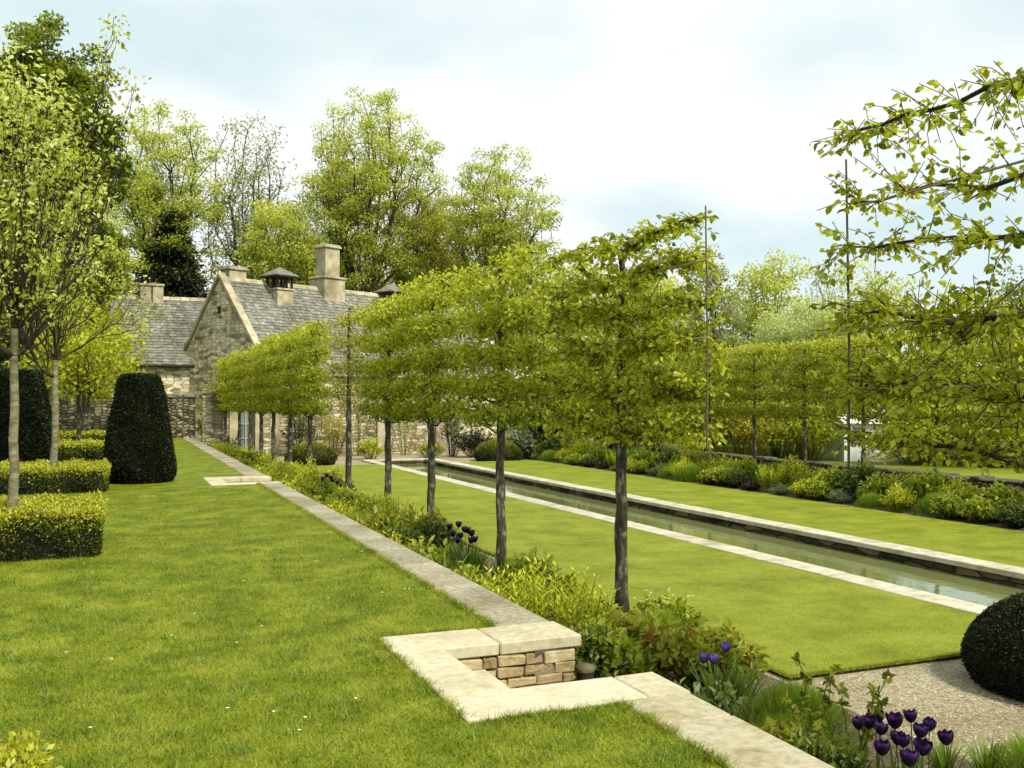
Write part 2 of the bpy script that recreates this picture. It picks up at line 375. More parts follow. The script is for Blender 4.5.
M['glass'] = noisemat('window pane', [(.3, (.10, .12, .12)), (.7, (.22, .25, .26))], scale=2, bump=.1, rough=.12, spec=.6)
M['frame'] = noisemat('window frame', [(.3, (.30, .31, .27)), (.7, (.42, .43, .38))], scale=6, bump=.1)
M['white'] = noisemat('white render', [(.3, (.70, .70, .68)), (.7, (.84, .84, .82))], scale=2, bump=.1)
M['gravel'] = noisemat('gravel', [(.34, (.12, .095, .050)), (.5, (.31, .27, .165)), (.66, (.52, .47, .33))], scale=42, detail=6, bump=.8, bscale=120, bdist=.012, stops2=[(.35, (.72, .66, .55)), (.6, (1, 1, 1))], scale2=1.2, f2=.8)
M['pebble'] = noisemat('pebble', [(.2, (.18, .14, .09)), (.5, (.40, .36, .26)), (.8, (.66, .62, .50))], scale=12, bump=.2, tone=.6)
M['soil'] = noisemat('bed soil', [(.3, (.030, .022, .012)), (.5, (.10, .08, .045)), (.72, (.26, .22, .14))], scale=26, bump=.9, bscale=50, bdist=.03)
M['edge'] = noisemat('dark turf edge', [(.3, (.015, .011, .006)), (.7, (.05, .038, .02))], scale=14, bump=.8)
M['poolwall'] = rubblemat('pool lining', [(.25, (.035, .026, .012)), (.5, (.09, .068, .035)), (.75, (.20, .16, .09))], (.03, .025, .014), .5, .12, .012, stain=.9)


def watermat():
    m, nt, N, K = mat_new('pool water')
    p = N.new('ShaderNodeBsdfPrincipled')
    p.inputs['Base Color'].default_value = (.15, .17, .06, 1); p.inputs['Roughness'].default_value = 0.03
    p.inputs['IOR'].default_value = 1.75; p.inputs['Specular IOR Level'].default_value = .8
    geo = N.new('ShaderNodeNewGeometry')
    n = N.new('ShaderNodeTexNoise'); n.inputs['Scale'].default_value = 5.0; n.inputs['Detail'].default_value = 4
    mp = N.new('ShaderNodeMapping'); mp.inputs['Scale'].default_value = (1, .6, 1); K.new(geo.outputs['Position'], mp.inputs[0]); K.new(mp.outputs[0], n.inputs['Vector'])
    b = N.new('ShaderNodeBump'); b.inputs['Strength'].default_value = .10; b.inputs['Distance'].default_value = .03
    K.new(n.outputs['Fac'], b.inputs['Height']); K.new(b.outputs[0], p.inputs['Normal'])
    o = N.new('ShaderNodeOutputMaterial'); K.new(p.outputs[0], o.inputs[0])
    return m


M['water'] = watermat()

# ------------------------------------------------------------------ world, sun, camera
SUN_EL, SUN_AZ = R(50), R(155)      # azimuth clockwise from +Y
w = bpy.data.worlds.new('World'); SC.world = w; w.use_nodes = True
N = w.node_tree.nodes; K = w.node_tree.links; N.clear()
sky = N.new('ShaderNodeTexSky'); sky.sky_type = 'NISHITA'; sky.sun_disc = False
sky.sun_elevation = SUN_EL; sky.sun_rotation = SUN_AZ; sky.air_density = 1.0; sky.dust_density = 1.2; sky.ozone_density = 1.0
tc = N.new('ShaderNodeTexCoord')
sx = N.new('ShaderNodeSeparateXYZ'); K.new(tc.outputs['Generated'], sx.inputs[0])
zz = N.new('ShaderNodeMath'); zz.operation = 'MAXIMUM'; zz.inputs[1].default_value = 0.02; K.new(sx.outputs[2], zz.inputs[0])
zo = N.new('ShaderNodeMath'); zo.operation = 'ADD'; zo.inputs[1].default_value = 0.16; K.new(zz.outputs[0], zo.inputs[0])
dx = N.new('ShaderNodeMath'); dx.operation = 'DIVIDE'; K.new(sx.outputs[0], dx.inputs[0]); K.new(zo.outputs[0], dx.inputs[1])
dy = N.new('ShaderNodeMath'); dy.operation = 'DIVIDE'; K.new(sx.outputs[1], dy.inputs[0]); K.new(zo.outputs[0], dy.inputs[1])
cb = N.new('ShaderNodeCombineXYZ'); K.new(dx.outputs[0], cb.inputs[0]); K.new(dy.outputs[0], cb.inputs[1]); cb.inputs[2].default_value = 3.3
cn = N.new('ShaderNodeTexNoise'); cn.inputs['Scale'].default_value = 0.62; cn.inputs['Detail'].default_value = 7; cn.inputs['Roughness'].default_value = .5
K.new(cb.outputs[0], cn.inputs['Vector'])
cr = ramp(N, [(0.36, (.35, .35, .35)), (0.52, (1, 1, 1))]); K.new(cn.outputs['Fac'], cr.inputs[0])
cn2 = N.new('ShaderNodeTexNoise'); cn2.inputs['Scale'].default_value = 1.3; cn2.inputs['Detail'].default_value = 6
K.new(cb.outputs[0], cn2.inputs['Vector'])
cc = ramp(N, [(0.34, (5.2, 6.15, 6.3)), (0.52, (6.9, 7.1, 7.1))]); K.new(cn2.outputs['Fac'], cc.inputs[0])
pale = N.new('ShaderNodeMix'); pale.data_type = 'RGBA'; pale.inputs[0].default_value = .72
K.new(sky.outputs[0], pale.inputs[6]); pale.inputs[7].default_value = (4.7, 6.2, 6.3, 1)
mx = N.new('ShaderNodeMix'); mx.data_type = 'RGBA'; K.new(cr.outputs[0], mx.inputs[0]); K.new(pale.outputs[2], mx.inputs[6]); K.new(cc.outputs[0], mx.inputs[7])
bg = N.new('ShaderNodeBackground'); bg.inputs[1].default_value = 0.15; K.new(mx.outputs[2], bg.inputs[0])
wo = N.new('ShaderNodeOutputWorld'); K.new(bg.outputs[0], wo.inputs[0])

sl = bpy.data.lights.new('sun', 'SUN'); sl.energy = 5.0; sl.angle = R(9.0); sl.color = (1.0, .94, .76)
so = bpy.data.objects.new('sun', sl); COL.objects.link(so)
sd = Vector((math.sin(SUN_AZ) * math.cos(SUN_EL), math.cos(SUN_AZ) * math.cos(SUN_EL), math.sin(SUN_EL)))
so.rotation_euler = sd.to_track_quat('Z', 'Y').to_euler(); so.location = sd * 60

cam = bpy.data.cameras.new('camera'); co = bpy.data.objects.new('camera', cam); COL.objects.link(co)
cam.sensor_width = 36; cam.lens = F / 1024 * 36; cam.clip_end = 2000; cam.clip_start = .05
co.location = (0, 0, EYE); co.rotation_euler = (R(90) + math.atan(15 / F), 0, -YAW)
SC.camera = co
SC.view_settings.view_transform = 'Standard'; SC.view_settings.look = 'None'; SC.view_settings.exposure = 0; SC.view_settings.gamma = 1
SC.cycles.max_bounces = 6; SC.cycles.diffuse_bounces = 4; SC.cycles.glossy_bounces = 2; SC.cycles.transmission_bounces = 3
SC.cycles.use_denoising = True
SC.cycles.caustics_reflective = False; SC.cycles.caustics_refractive = False


# ------------------------------------------------------------------ setting: ground sheets
def sheet(name, rects, z, mat, kind='structure', th=None, edge=None):
    mb = MB()
    for (x0, x1, y0, y1) in rects:
        if th:
            mb.box(x0, x1, y0, y1, z - th, z)
        else:
            mb.add([(x0, y0, z), (x1, y0, z), (x1, y1, z), (x0, y1, z)], [(0, 1, 2, 3)])
    me = mb.build(name, [mat] + ([edge] if edge else []))
    if edge:
        for p in me.polygons:
            if abs(p.normal.z) < .5: p.material_index = 1
    return tag(link(name, me), kind=kind)


sheet('meadow', [(-400, 400, -200, 900)], G - .25, M['meadow'])
sheet('garden_gravel', [(1.6, 19.0, -12, 60)], G, M['gravel'])
# niches cut into the terrace (Y0 of opening, Y1 of opening)
NICHE = [(5.0, 5.95), (19.3, 20.3)]
XO, XI, XL, XN = 2.90, 2.48, 1.62, 1.95      # coping outer / inner edge, landing outer / inner edge
rects = [(-60, XL, -14, 42.3)]
ys = -14
for (a, b) in NICHE:
    rects.append((XL, XI, ys, a - .42)); ys = b + .45
rects.append((XL, XI, ys, 42.3))
sheet('upper_lawn', rects, -.012, M['lawn_up'], th=.30, edge=M['edge'])
sheet('lower_lawn', [(5.32, 8.72, 6.8, 34.4)], G + .045, M['lawn_low'], th=.2, edge=M['edge'])
sheet('pool_side_lawn', [(11.62, 14.9, 6.8, 34.4)], G + .045, M['lawn_low'], th=.2, edge=M['edge'])
sheet('border_soil', [(2.86, 5.22, -6, 40.5)], G + .012, M['soil'])
sheet('far_border_soil', [(15.3, 18.9, 2, 40.5)], G + .012, M['soil'])
sheet('orchard_grass', [(19.3, 70, -10, 90)], G + .10, M['meadow'])
sheet('back_lawn', [(-60, 70, 43.2, 130)], G + .04, M['meadow'])

rng = np.random.default_rng(7)


def grassblades(name, n, samp, z, h, wdt, mat, label, lean=.6, excl=None):
    x, y = samp(n)
    P = np.stack([x, y, np.full(len(x), z)], 1)
    m = len(P)
    A = unit(np.stack([rng.normal(0, lean, m), rng.normal(0, lean, m), np.ones(m)], 1))
    Nn = rdir(rng, m)
    hh = h * rng.uniform(.5, 1.25, m)
    mb = MB(); mb.leaves(P, A, Nn, hh, wdt, tone=np.clip(rng.normal(.85, .4, m), 0, 1.6), shape=3)
    return tag(link(name, mb.build(name, mat)), label=label, cat='grass', kind='stuff')


def inlawn(x, y, edge=.03):
    ok = (x < XL - .0) | (x < XI + edge)
    for (a, b) in NICHE:
        ok &= ~((x > XL - edge) & (y > a - .42 - edge * .5) & (y < b + .45 + edge * .5))
    return ok & (x < XI + edge) & (y < 42.2)


def samp_up(n):
    D = rng.uniform(0, 1, n) ** 1.15 * 15 + 2.6
    D = np.where(rng.random(n) < .12, rng.uniform(14, 40, n), D)
    px = rng.uniform(-140, 1060, n)
    lat = (px - 512) / F * D
    x = D * SN + lat * CS; y = D * CS - lat * SN
    k = inlawn(x, y)
    return x[k], y[k]


grassblades('lawn_grass', 620000, samp_up, -.014, .036, .0048, M['lawn_up'], 'mown green lawn grass of the upper terrace', lean=.75)


def samp_tuft(n):
    k = 900; D = rng.uniform(0, 1, k) ** 1.2 * 8 + 2.8; px = rng.uniform(-100, 1000, k); lat = (px - 512) / F * D
    cx = D * SN + lat * CS; cy = D * CS - lat * SN; i = rng.integers(0, k, n)
    x = cx[i] + rng.normal(0, .035, n); y = cy[i] + rng.normal(0, .035, n); q = inlawn(x, y, 0)
    return x[q], y[q]


grassblades('grass_tufts', 42000, samp_tuft, -.014, .058, .0045, M['strap'], 'scattered darker and longer grass tufts in the upper lawn', lean=.8)


def samp_edge(n):
    # longer tufts along the stone edges
    segs = [(XI, -1, XI, NICHE[0][0] - .42), (XL, NICHE[0][0] - .42, XL, NICHE[0][1] + .45), (XL, NICHE[0][0] - .44, XI, NICHE[0][0] - .44),
            (XL, NICHE[0][1] + .47, XI, NICHE[0][1] + .47), (XI, NICHE[0][1] + .45, XI, NICHE[1][0] - .42)]
    lens = np.array([math.hypot(c - a, d - b) for a, b, c, d in segs]); pr = lens / lens.sum()
    i = rng.choice(len(segs), n, p=pr); t = rng.random(n); S = np.array(segs)[i]
    x = S[:, 0] + (S[:, 2] - S[:, 0]) * t + rng.normal(-.005, .016, n); y = S[:, 1] + (S[:, 3] - S[:, 1]) * t + rng.normal(0, .015, n)
    clump = np.sin(x * 9 + y * 13) + np.sin(y * 31 + 1) + rng.normal(0, .8, n) > -.3
    return x[clump], y[clump]


grassblades('edge_grass', 34000, samp_edge, -.014, .058, .005, M['lawn_up'], 'longer grass tufts creeping over the terrace coping', lean=.9)


def samp_low(n):
    D = rng.uniform(0, 1, n) ** 1.3 * 14 + 7.8
    px = rng.uniform(200, 1060, n); lat = (px - 512) / F * D
    x = D * SN + lat * CS; y = D * CS - lat * SN
    k = ((x > 5.31) & (x < 8.7) | (x > 11.64) & (x < 14.9)) & (y > 6.79) & (y < 34.4)
    return x[k], y[k]


grassblades('low_lawn_grass', 300000, samp_low, G + .043, .015, .006, M['lawn_low'], 'close mown bright grass of the sunken lawns', lean=1.1)

def samp_lowedge(n):
    segs = np.array([(5.32, 6.8, 5.32, 20), (5.32, 6.8, 8.72, 6.8), (11.62, 6.8, 14.9, 6.8), (14.9, 6.8, 14.9, 30)]); i = rng.choice(4, n, p=[.45, .3, .05, .2]); t = rng.random(n) ** 1.3; S = segs[i]
    return S[:, 0] + (S[:, 2] - S[:, 0]) * t + rng.normal(0, .012, n), S[:, 1] + (S[:, 3] - S[:, 1]) * t + rng.normal(0, .012, n)


grassblades('lawn_fringe', 26000, samp_lowedge, G + .03, .036, .005, M['lawn_low'], 'ragged grass fringe along the cut edges of the sunken lawns', lean=1.0)

# daisies and bleached tufts in the upper lawn
mb = MB()
for _ in range(46):
    D = rng.uniform(3.6, 14); px = rng.uniform(0, 560); x, y = at(px, D)
    if not inlawn(np.array([x]), np.array([y]), -.1)[0]: continue
    n = 8; th = np.arange(n) / n * 6.283
    A = np.stack([np.cos(th), np.sin(th), np.full(n, .25)], 1)
    mb.leaves(np.tile([[x, y, .028]], (n, 1)), A, np.tile([[0, 0, 1.]], (n, 1)), .011, .008, tone=.8)
tag(link('daisies', mb.build('daisies', M['white_fl'])), label='tiny white daisies scattered in the upper lawn', cat='daisies', kind='stuff')

# pebbles on the gravel by the yew dome
mb = MB()
n = 9000
x = rng.uniform(4.2, 8.6, n); y = rng.uniform(2.6, 6.78, n); r_ = rng.uniform(.004, .011, n)
O = np.array([(1, 0, 0), (0, 1, 0), (-1, 0, 0), (0, -1, 0), (0, 0, .7)])
V = np.stack([x, y, np.full(n, G + .001)], 1)[:, None] + O[None] * r_[:, None, None]
fc = np.array([[0, 1, 4], [1, 2, 4], [2, 3, 4], [3, 0, 4]])
mb.add(V.reshape(-1, 3), (fc[None] + (np.arange(n) * 5)[:, None, None]).reshape(-1, 3), np.repeat(rng.random(n), 4), 0)
tag(link('loose_gravel', mb.build('loose_gravel', M['pebble'])), label='loose pale gravel on the path beside the sunken lawn', cat='gravel', kind='stuff')

# ------------------------------------------------------------------ retaining wall and stairs
wall = empty('retaining_wall', (0, 0, 0), label='low stone retaining wall with flat coping along the upper lawn', cat='wall')
mb = MB(); ys = -8
for (a, b) in NICHE:
    mb.box(XI + .10, XO - .05, ys, a - .0, G - .1, -.075); ys = b + .0
mb.box(XI + .10, XO - .05, ys, 41.9, G - .1, -.075)
link('wall_face', mb.build('wall_face', M['rubble']), wall)
rs = np.random.default_rng(3)


def coping_run(y0, y1, mat, L=1.25):
    y = y0
    while y < y1 - .01:
        ln = min(L * rs.uniform(.75, 1.3), y1 - y)
        if y1 - (y + ln) < .4: ln = y1 - y
        mb = MB(); mb.rbox(XI, XO + rs.uniform(-.006, .006), y + .004, y + ln - .004, -.078, rs.uniform(-.003, .003), b=.008, jit=.002, rng=rs, tone=rs.random())
        link('coping_slab', mb.build('coping_slab', mat), wall)
        y += ln


edges = [-4.0] + [e for (a, b) in NICHE for e in (a - .42, b + .45)] + [41.9]
coping_run(edges[0], 2.6, M['coping_old'])
coping_run(2.6, edges[1], M['coping_mid'], 1.6)
coping_run(edges[2], edges[3], M['coping_old'])
coping_run(edges[4], edges[5], M['coping_old'])


def stairs(a, b, label, detail):
    t = empty('stone_stairs', (0, 0, 0), label=label, cat='steps')
    # coping around the recess
    slabs = [(XL, XN, a - .002, b + .002), (XL, XN + .38, b + .006, b + .45), (XN + .388, XO + .03, b + .006, b + .45),
             (XL, XN + .70, a - .42, a - .006), (XN + .708, XO + .02, a - .42, a - .006)]
    for (x0, x1, y0, y1) in slabs:
        mb = MB(); mb.rbox(x0, x1, y0, y1, -.082, rs.uniform(0, .004), b=.009, jit=.002, rng=rs, tone=rs.random())
        link('coping_slab', mb.build('coping_slab', M['coping_new']), t)
    # rubble side walls of individual blocks
    for side in (0, 1):
        mb = MB()
        yb = b + .03 if side else a - .03
        sgn = -1 if side else 1
        mb.box(XN - .3, XO - .06, min(yb, yb - sgn * .25), max(yb, yb - sgn * .25), G - .1, -.085, mat=1)
        z = -.09
        while z > G + .02:
            h = rs.uniform(.05, .078); h = min(h, z - G)
            x = XN - .26
            while x < XO - .03:
                L = min(rs.uniform(.09, .24), XO - .025 - x)
                if XO - .025 - (x + L) < .08: L = XO - .025 - x
                pr = rs.uniform(.0, .018)
                y0, y1 = sorted((yb + sgn * (.028 + pr), yb - sgn * .06))
                mb.rbox(x + .005, x + L - .005, y0, y1, z - h + .004, z - .003, b=.006, jit=.007, rng=rs, tone=rs.random())
                x += L
            z -= h
        link('side_wall', mb.build('side_wall', [M['rubble_blk'], M['shadowgap']]), t)
    for i in range(4):
        mb = MB(); x0 = XN - .02 + i * .27
        mb.rbox(x0 - .03, x0 + .30, a - .01, b + .01, -.16 * (i + 1) - .16 + .005, -.16 * (i + 1), b=.01, jit=.002, rng=rs, tone=rs.random())
        link('step', mb.build('step', M['coping_new']), t)
    return t


stairs(*NICHE[0], 'pale stone steps sunk through the near part of the terrace wall', True)
stairs(*NICHE[1], 'pale stone steps sunk through the wall far down the upper lawn, beside the yew cone', False)

# small bird bath / low cap seen by the foot of the stairs: a short stone bollard light
t = empty('garden_lamp', (3.10, 6.25, G), label='low round dark garden lamp at the foot of the near stone steps', cat='lamp')
mb = MB(); th = np.linspace(0, 2 * math.pi, 25)[:-1]
mb.tube([(0, 0, 0), (0, 0, .46)], [.062, .062], k=16); link('post', mb.build('post', M['dark_wood']), t)
mb = MB(); mb.tube([(0, 0, .461), (0, 0, .48), (0, 0, .50), (0, 0, .515)], [.068, .074, .066, .02], k=20, cap=True); link('cap', mb.build('cap', M['wall_cap']), t)

# ------------------------------------------------------------------ pool
pool = empty('rill_pool', (0, 0, 0), label='long narrow stone edged pool between the two sunken lawns', cat='pool')
PX0, PX1, PY0, PY1 = 9.14, 11.18, 5.6, 36.6
WZ = G - .13


def slabs(x0, x1, y0, y1, along, z, name='coping_slab', L=1.5, th=.07, mat='coping_old', over=0):
    s0, s1 = (y0, y1) if along == 'y' else (x0, x1)
    s = s0
    while s < s1 - .01:
        ln = min(L * rs.uniform(.8, 1.25), s1 - s)
        if s1 - (s + ln) < .5: ln = s1 - s
        mb = MB(); zt = z + rs.uniform(-.003, .003); a0, a1 = s + .004, s + ln - .004
        b_ = (x0, x1, a0, a1) if along == 'y' else (a0, a1, y0, y1)
        mb.rbox(*b_, z - th, zt, b=.008, jit=.003, rng=rs, tone=rs.random())
        link(name, mb.build(name, M[mat]), pool)
        s += ln


M['coping_pool'] = noisemat('pool coping', [(.28, (.28, .25, .17)), (.5, (.47, .44, .33)), (.72, (.60, .58, .46))], scale=4, bump=.3, bscale=60, bdist=.006, stops2=[(.3, (.6, .55, .42)), (.5, (1, 1, 1))], scale2=1.7, f2=.6, tone=.12)
slabs(8.73, PX0, PY0, PY1, 'y', G + .055, mat='coping_pool')
slabs(PX1, 11.60, PY0, PY1, 'y', G + .075, mat='coping_pool', th=.08)
slabs(8.73, 11.60, PY1 + .005, PY1 + .42, 'x', G + .06, mat='coping_pool')
slabs(8.73, 11.60, PY0 - .42, PY0 - .005, 'x', G + .06, mat='coping_pool')
mb = MB()
mb.box(PX0 - .3, PX0 - .02 + .04, PY0, PY1, G - .6, G - .02); mb.box(PX1 + .03, PX1 + .3, PY0, PY1, G - .6, G - .006)
mb.box(PX0, PX1, PY1 + .03, PY1 + .3, G - .6, G - .02); mb.box(PX0, PX1, PY0 - .3, PY0 - .03, G - .6, G - .02)
link('pool_lining', mb.build('pool_lining', M['poolwall']), pool)
# the gravel sheet must not cover the pool: cut by four pieces
bpy.data.objects.remove(bpy.data.objects['garden_gravel'])
sheet('garden_gravel', [(1.6, PX0 - .2, -12, 42.3), (PX1 + .2, 19.0, -12, 42.3), (PX0 - .2, PX1 + .2, -12, PY0 - .2), (PX0 - .2, PX1 + .2, PY1 + .2, 42.3)], G, M['gravel'])
bpy.data.objects.remove(bpy.data.objects['meadow'])
sheet('meadow', [(-400, PX0 - .2, -200, 900), (PX1 + .2, 400, -200, 900), (PX0 - .2, PX1 + .2, -200, PY0 - .2), (PX0 - .2, PX1 + .2, PY1 + .2, 900)], G - .25, M['meadow'])
sheet('pool_water', [(PX0 - .1, PX1 + .1, PY0 - .1, PY1 + .1)], WZ, M['water'])


# ------------------------------------------------------------------ trees
class Skel:
    """branch graph: nodes with parents, radii from the number of tips carried"""
    def __init__(s, p0):
        s.p = [np.array(p0, float)]; s.par = [-1]; s.w = [0.0]; s.pl = [0.0]

    def add(s, p, par):
        s.p.append(np.array(p, float)); s.pl.append(s.pl[par] + float(np.linalg.norm(s.p[-1] - s.p[par]))); s.par.append(par); s.w.append(0.0); return len(s.p) - 1

    def path(s, par, q, rng, seg=.5, wig=.12, sag=0.0):
        a = s.p[par]; q = np.array(q, float); d = np.linalg.norm(q - a); n = max(1, int(d / seg)); last = par
        for i in range(1, n + 1):
            t = i / n; pt = a + (q - a) * t
            pt = pt + np.array([0, 0, sag * d * 4 * t * (1 - t)])
            if i < n: pt = pt + rng.normal(0, wig * seg, 3)
            last = s.add(pt, last)
        s.w[last] += 1
        return last

    def nearest(s, q, up=0.6, skip=0, rootw=0.0, cand=None):
        P = np.array(s.p); v = q - P; d = np.linalg.norm(v, axis=1)
        cost = d - up * np.clip(v[:, 2], -2, 1.0) * .5 + .5 * np.array(s.pl)
        cost = np.where(v[:, 2] < -.3 * d, cost + .6 * d, cost)
        if skip: cost[:skip] += 1e3
        return int(np.argmin(cost))

    def mesh(s, mb, rtip, power, rbase, kk=6, mat=0):
        n = len(s.p); w_ = np.array(s.w) + 1e-9
        for i in range(n - 1, 0, -1): w_[s.par[i]] += w_[i]
        w_ = np.maximum(w_, .6)
        r = rtip * w_ ** power; sc = rbase / r[0]
        r = np.where(r > rtip * 1.5, r * (1 + (sc - 1) * (np.log(r / rtip) / max(1e-6, math.log(max(1.01, r[0] / rtip)))) ** 1.0), r)
        P = np.array(s.p); par = np.array(s.par[1:]); i = np.arange(1, n)
        ra = np.minimum(r[par], r[i] * 1.35); rb = r[i]
        ext = unit(P[i] - P[par]) * (rb[:, None] * .25)
        mb.edges(P[par], P[i] + ext, ra, rb, k=kk, mat=mat)
        return r


def cloud(mb, rng, C, per, spread, L, W, tone_fn, mat=0, shape=4, flat=.7, updir=.2, jitter=.3, asp=None):
    """leaves gathered round cluster centres C"""
    n = len(C) * per
    P = np.repeat(C, per, axis=0)
    sp = np.repeat(spread, per)[:, None] if hasattr(spread, '__len__') else spread
    off = rdir(rng, n) * (rng.random(n)[:, None] ** .5) * sp
    off[:, 2] *= flat
    P = P + off
    A = unit(off + rdir(rng, n) * .8 * (sp if not hasattr(sp, 'shape') else sp)); A[:, 2] -= .25; A = unit(A)
    Nn = unit(rdir(rng, n) + np.array([0, 0, updir * 3]))
    s = rng.uniform(1 - jitter, 1 + jitter, n)
    mb.leaves(P, A, Nn, L * s, W * s, tone=tone_fn(P, off, n), mat=mat, shape=shape)
    return P


def lobes(rng, n, c, rad, k=7, amp=.25):
    """points in a lumpy ellipsoid"""
    ld = rdir(rng, k); pts = []
    d = rdir(rng, n * 2)
    lump = 1 + amp * (np.max(d @ ld.T, axis=1) - .6) * 2
    rr = rng.random(n * 2) ** .42
    P = d * (rr * lump)[:, None]
    return (np.array(c) + P * np.array(rad))[:n]


def broadleaf(seed, H, cr, cz0, ncl, per, spread, L, W, leaf, bark='limb', tr=.3, fork=.35, tones=(.2, .9), amp=.35, limbs=7, shape_fn=None, flat=.7, lean=(0, 0), hollow=0.0):
    """returns (trunk mesh, crown mesh), origin at the foot"""
    rng = np.random.default_rng(seed)
    s = Skel((0, 0, -.1)); last = 0
    zf = H * fork
    for i in range(1, 6):
        last = s.add((rng.normal(0, .03) * tr * 6, rng.normal(0, .03) * tr * 6, zf * i / 5), last)
    base = last
    C = lobes(rng, ncl, (lean[0], lean[1], (H + cz0) / 2), (cr, cr, (H - cz0) / 2), amp=amp)
    if shape_fn is not None: C = shape_fn(C, rng)
    # leader and limbs
    for i in range(limbs):
        th = i / limbs * 6.283 + rng.uniform(-.4, .4); el = rng.uniform(.5, 1.0) if i else .1
        q = np.array([math.cos(th) * cr * .62 * el + lean[0], math.sin(th) * cr * .62 * el + lean[1], zf + (H - zf) * rng.uniform(.35, .8)])
        s.path(base if i % 2 == 0 else base - 1, q, rng, seg=H * .05, wig=.14, sag=-.05)
    order = np.argsort(np.linalg.norm(C - s.p[base], axis=1))
    for j in order:
        q = C[j]; k = s.nearest(q, skip=4)
        if np.linalg.norm(q - s.p[k]) > spread * .3: s.path(k, q, rng, seg=H * .045, wig=.10, sag=-.03)
    mt = MB(); s.mesh(mt, H * .0006 + .002, .50, tr * 1.1)
    z0, z1 = C[:, 2].min(), C[:, 2].max()
    cl = rng.normal(0, .12, len(C))

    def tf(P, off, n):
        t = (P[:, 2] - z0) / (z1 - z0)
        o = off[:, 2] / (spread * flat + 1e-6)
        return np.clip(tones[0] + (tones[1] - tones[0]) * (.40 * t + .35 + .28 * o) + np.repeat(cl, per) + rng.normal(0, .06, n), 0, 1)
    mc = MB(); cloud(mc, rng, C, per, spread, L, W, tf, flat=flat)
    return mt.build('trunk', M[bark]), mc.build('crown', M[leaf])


def put_tree(name, meshes, loc, label, cat='tree', group=None, rz=0.0, scale=1.0):
    t = empty(name, loc, rz, label=label, cat=cat, group=group)
    t.scale = (scale,) * 3 if not hasattr(scale, '__len__') else scale
    link('trunk', meshes[0], t); link('crown', meshes[1], t)
    return t


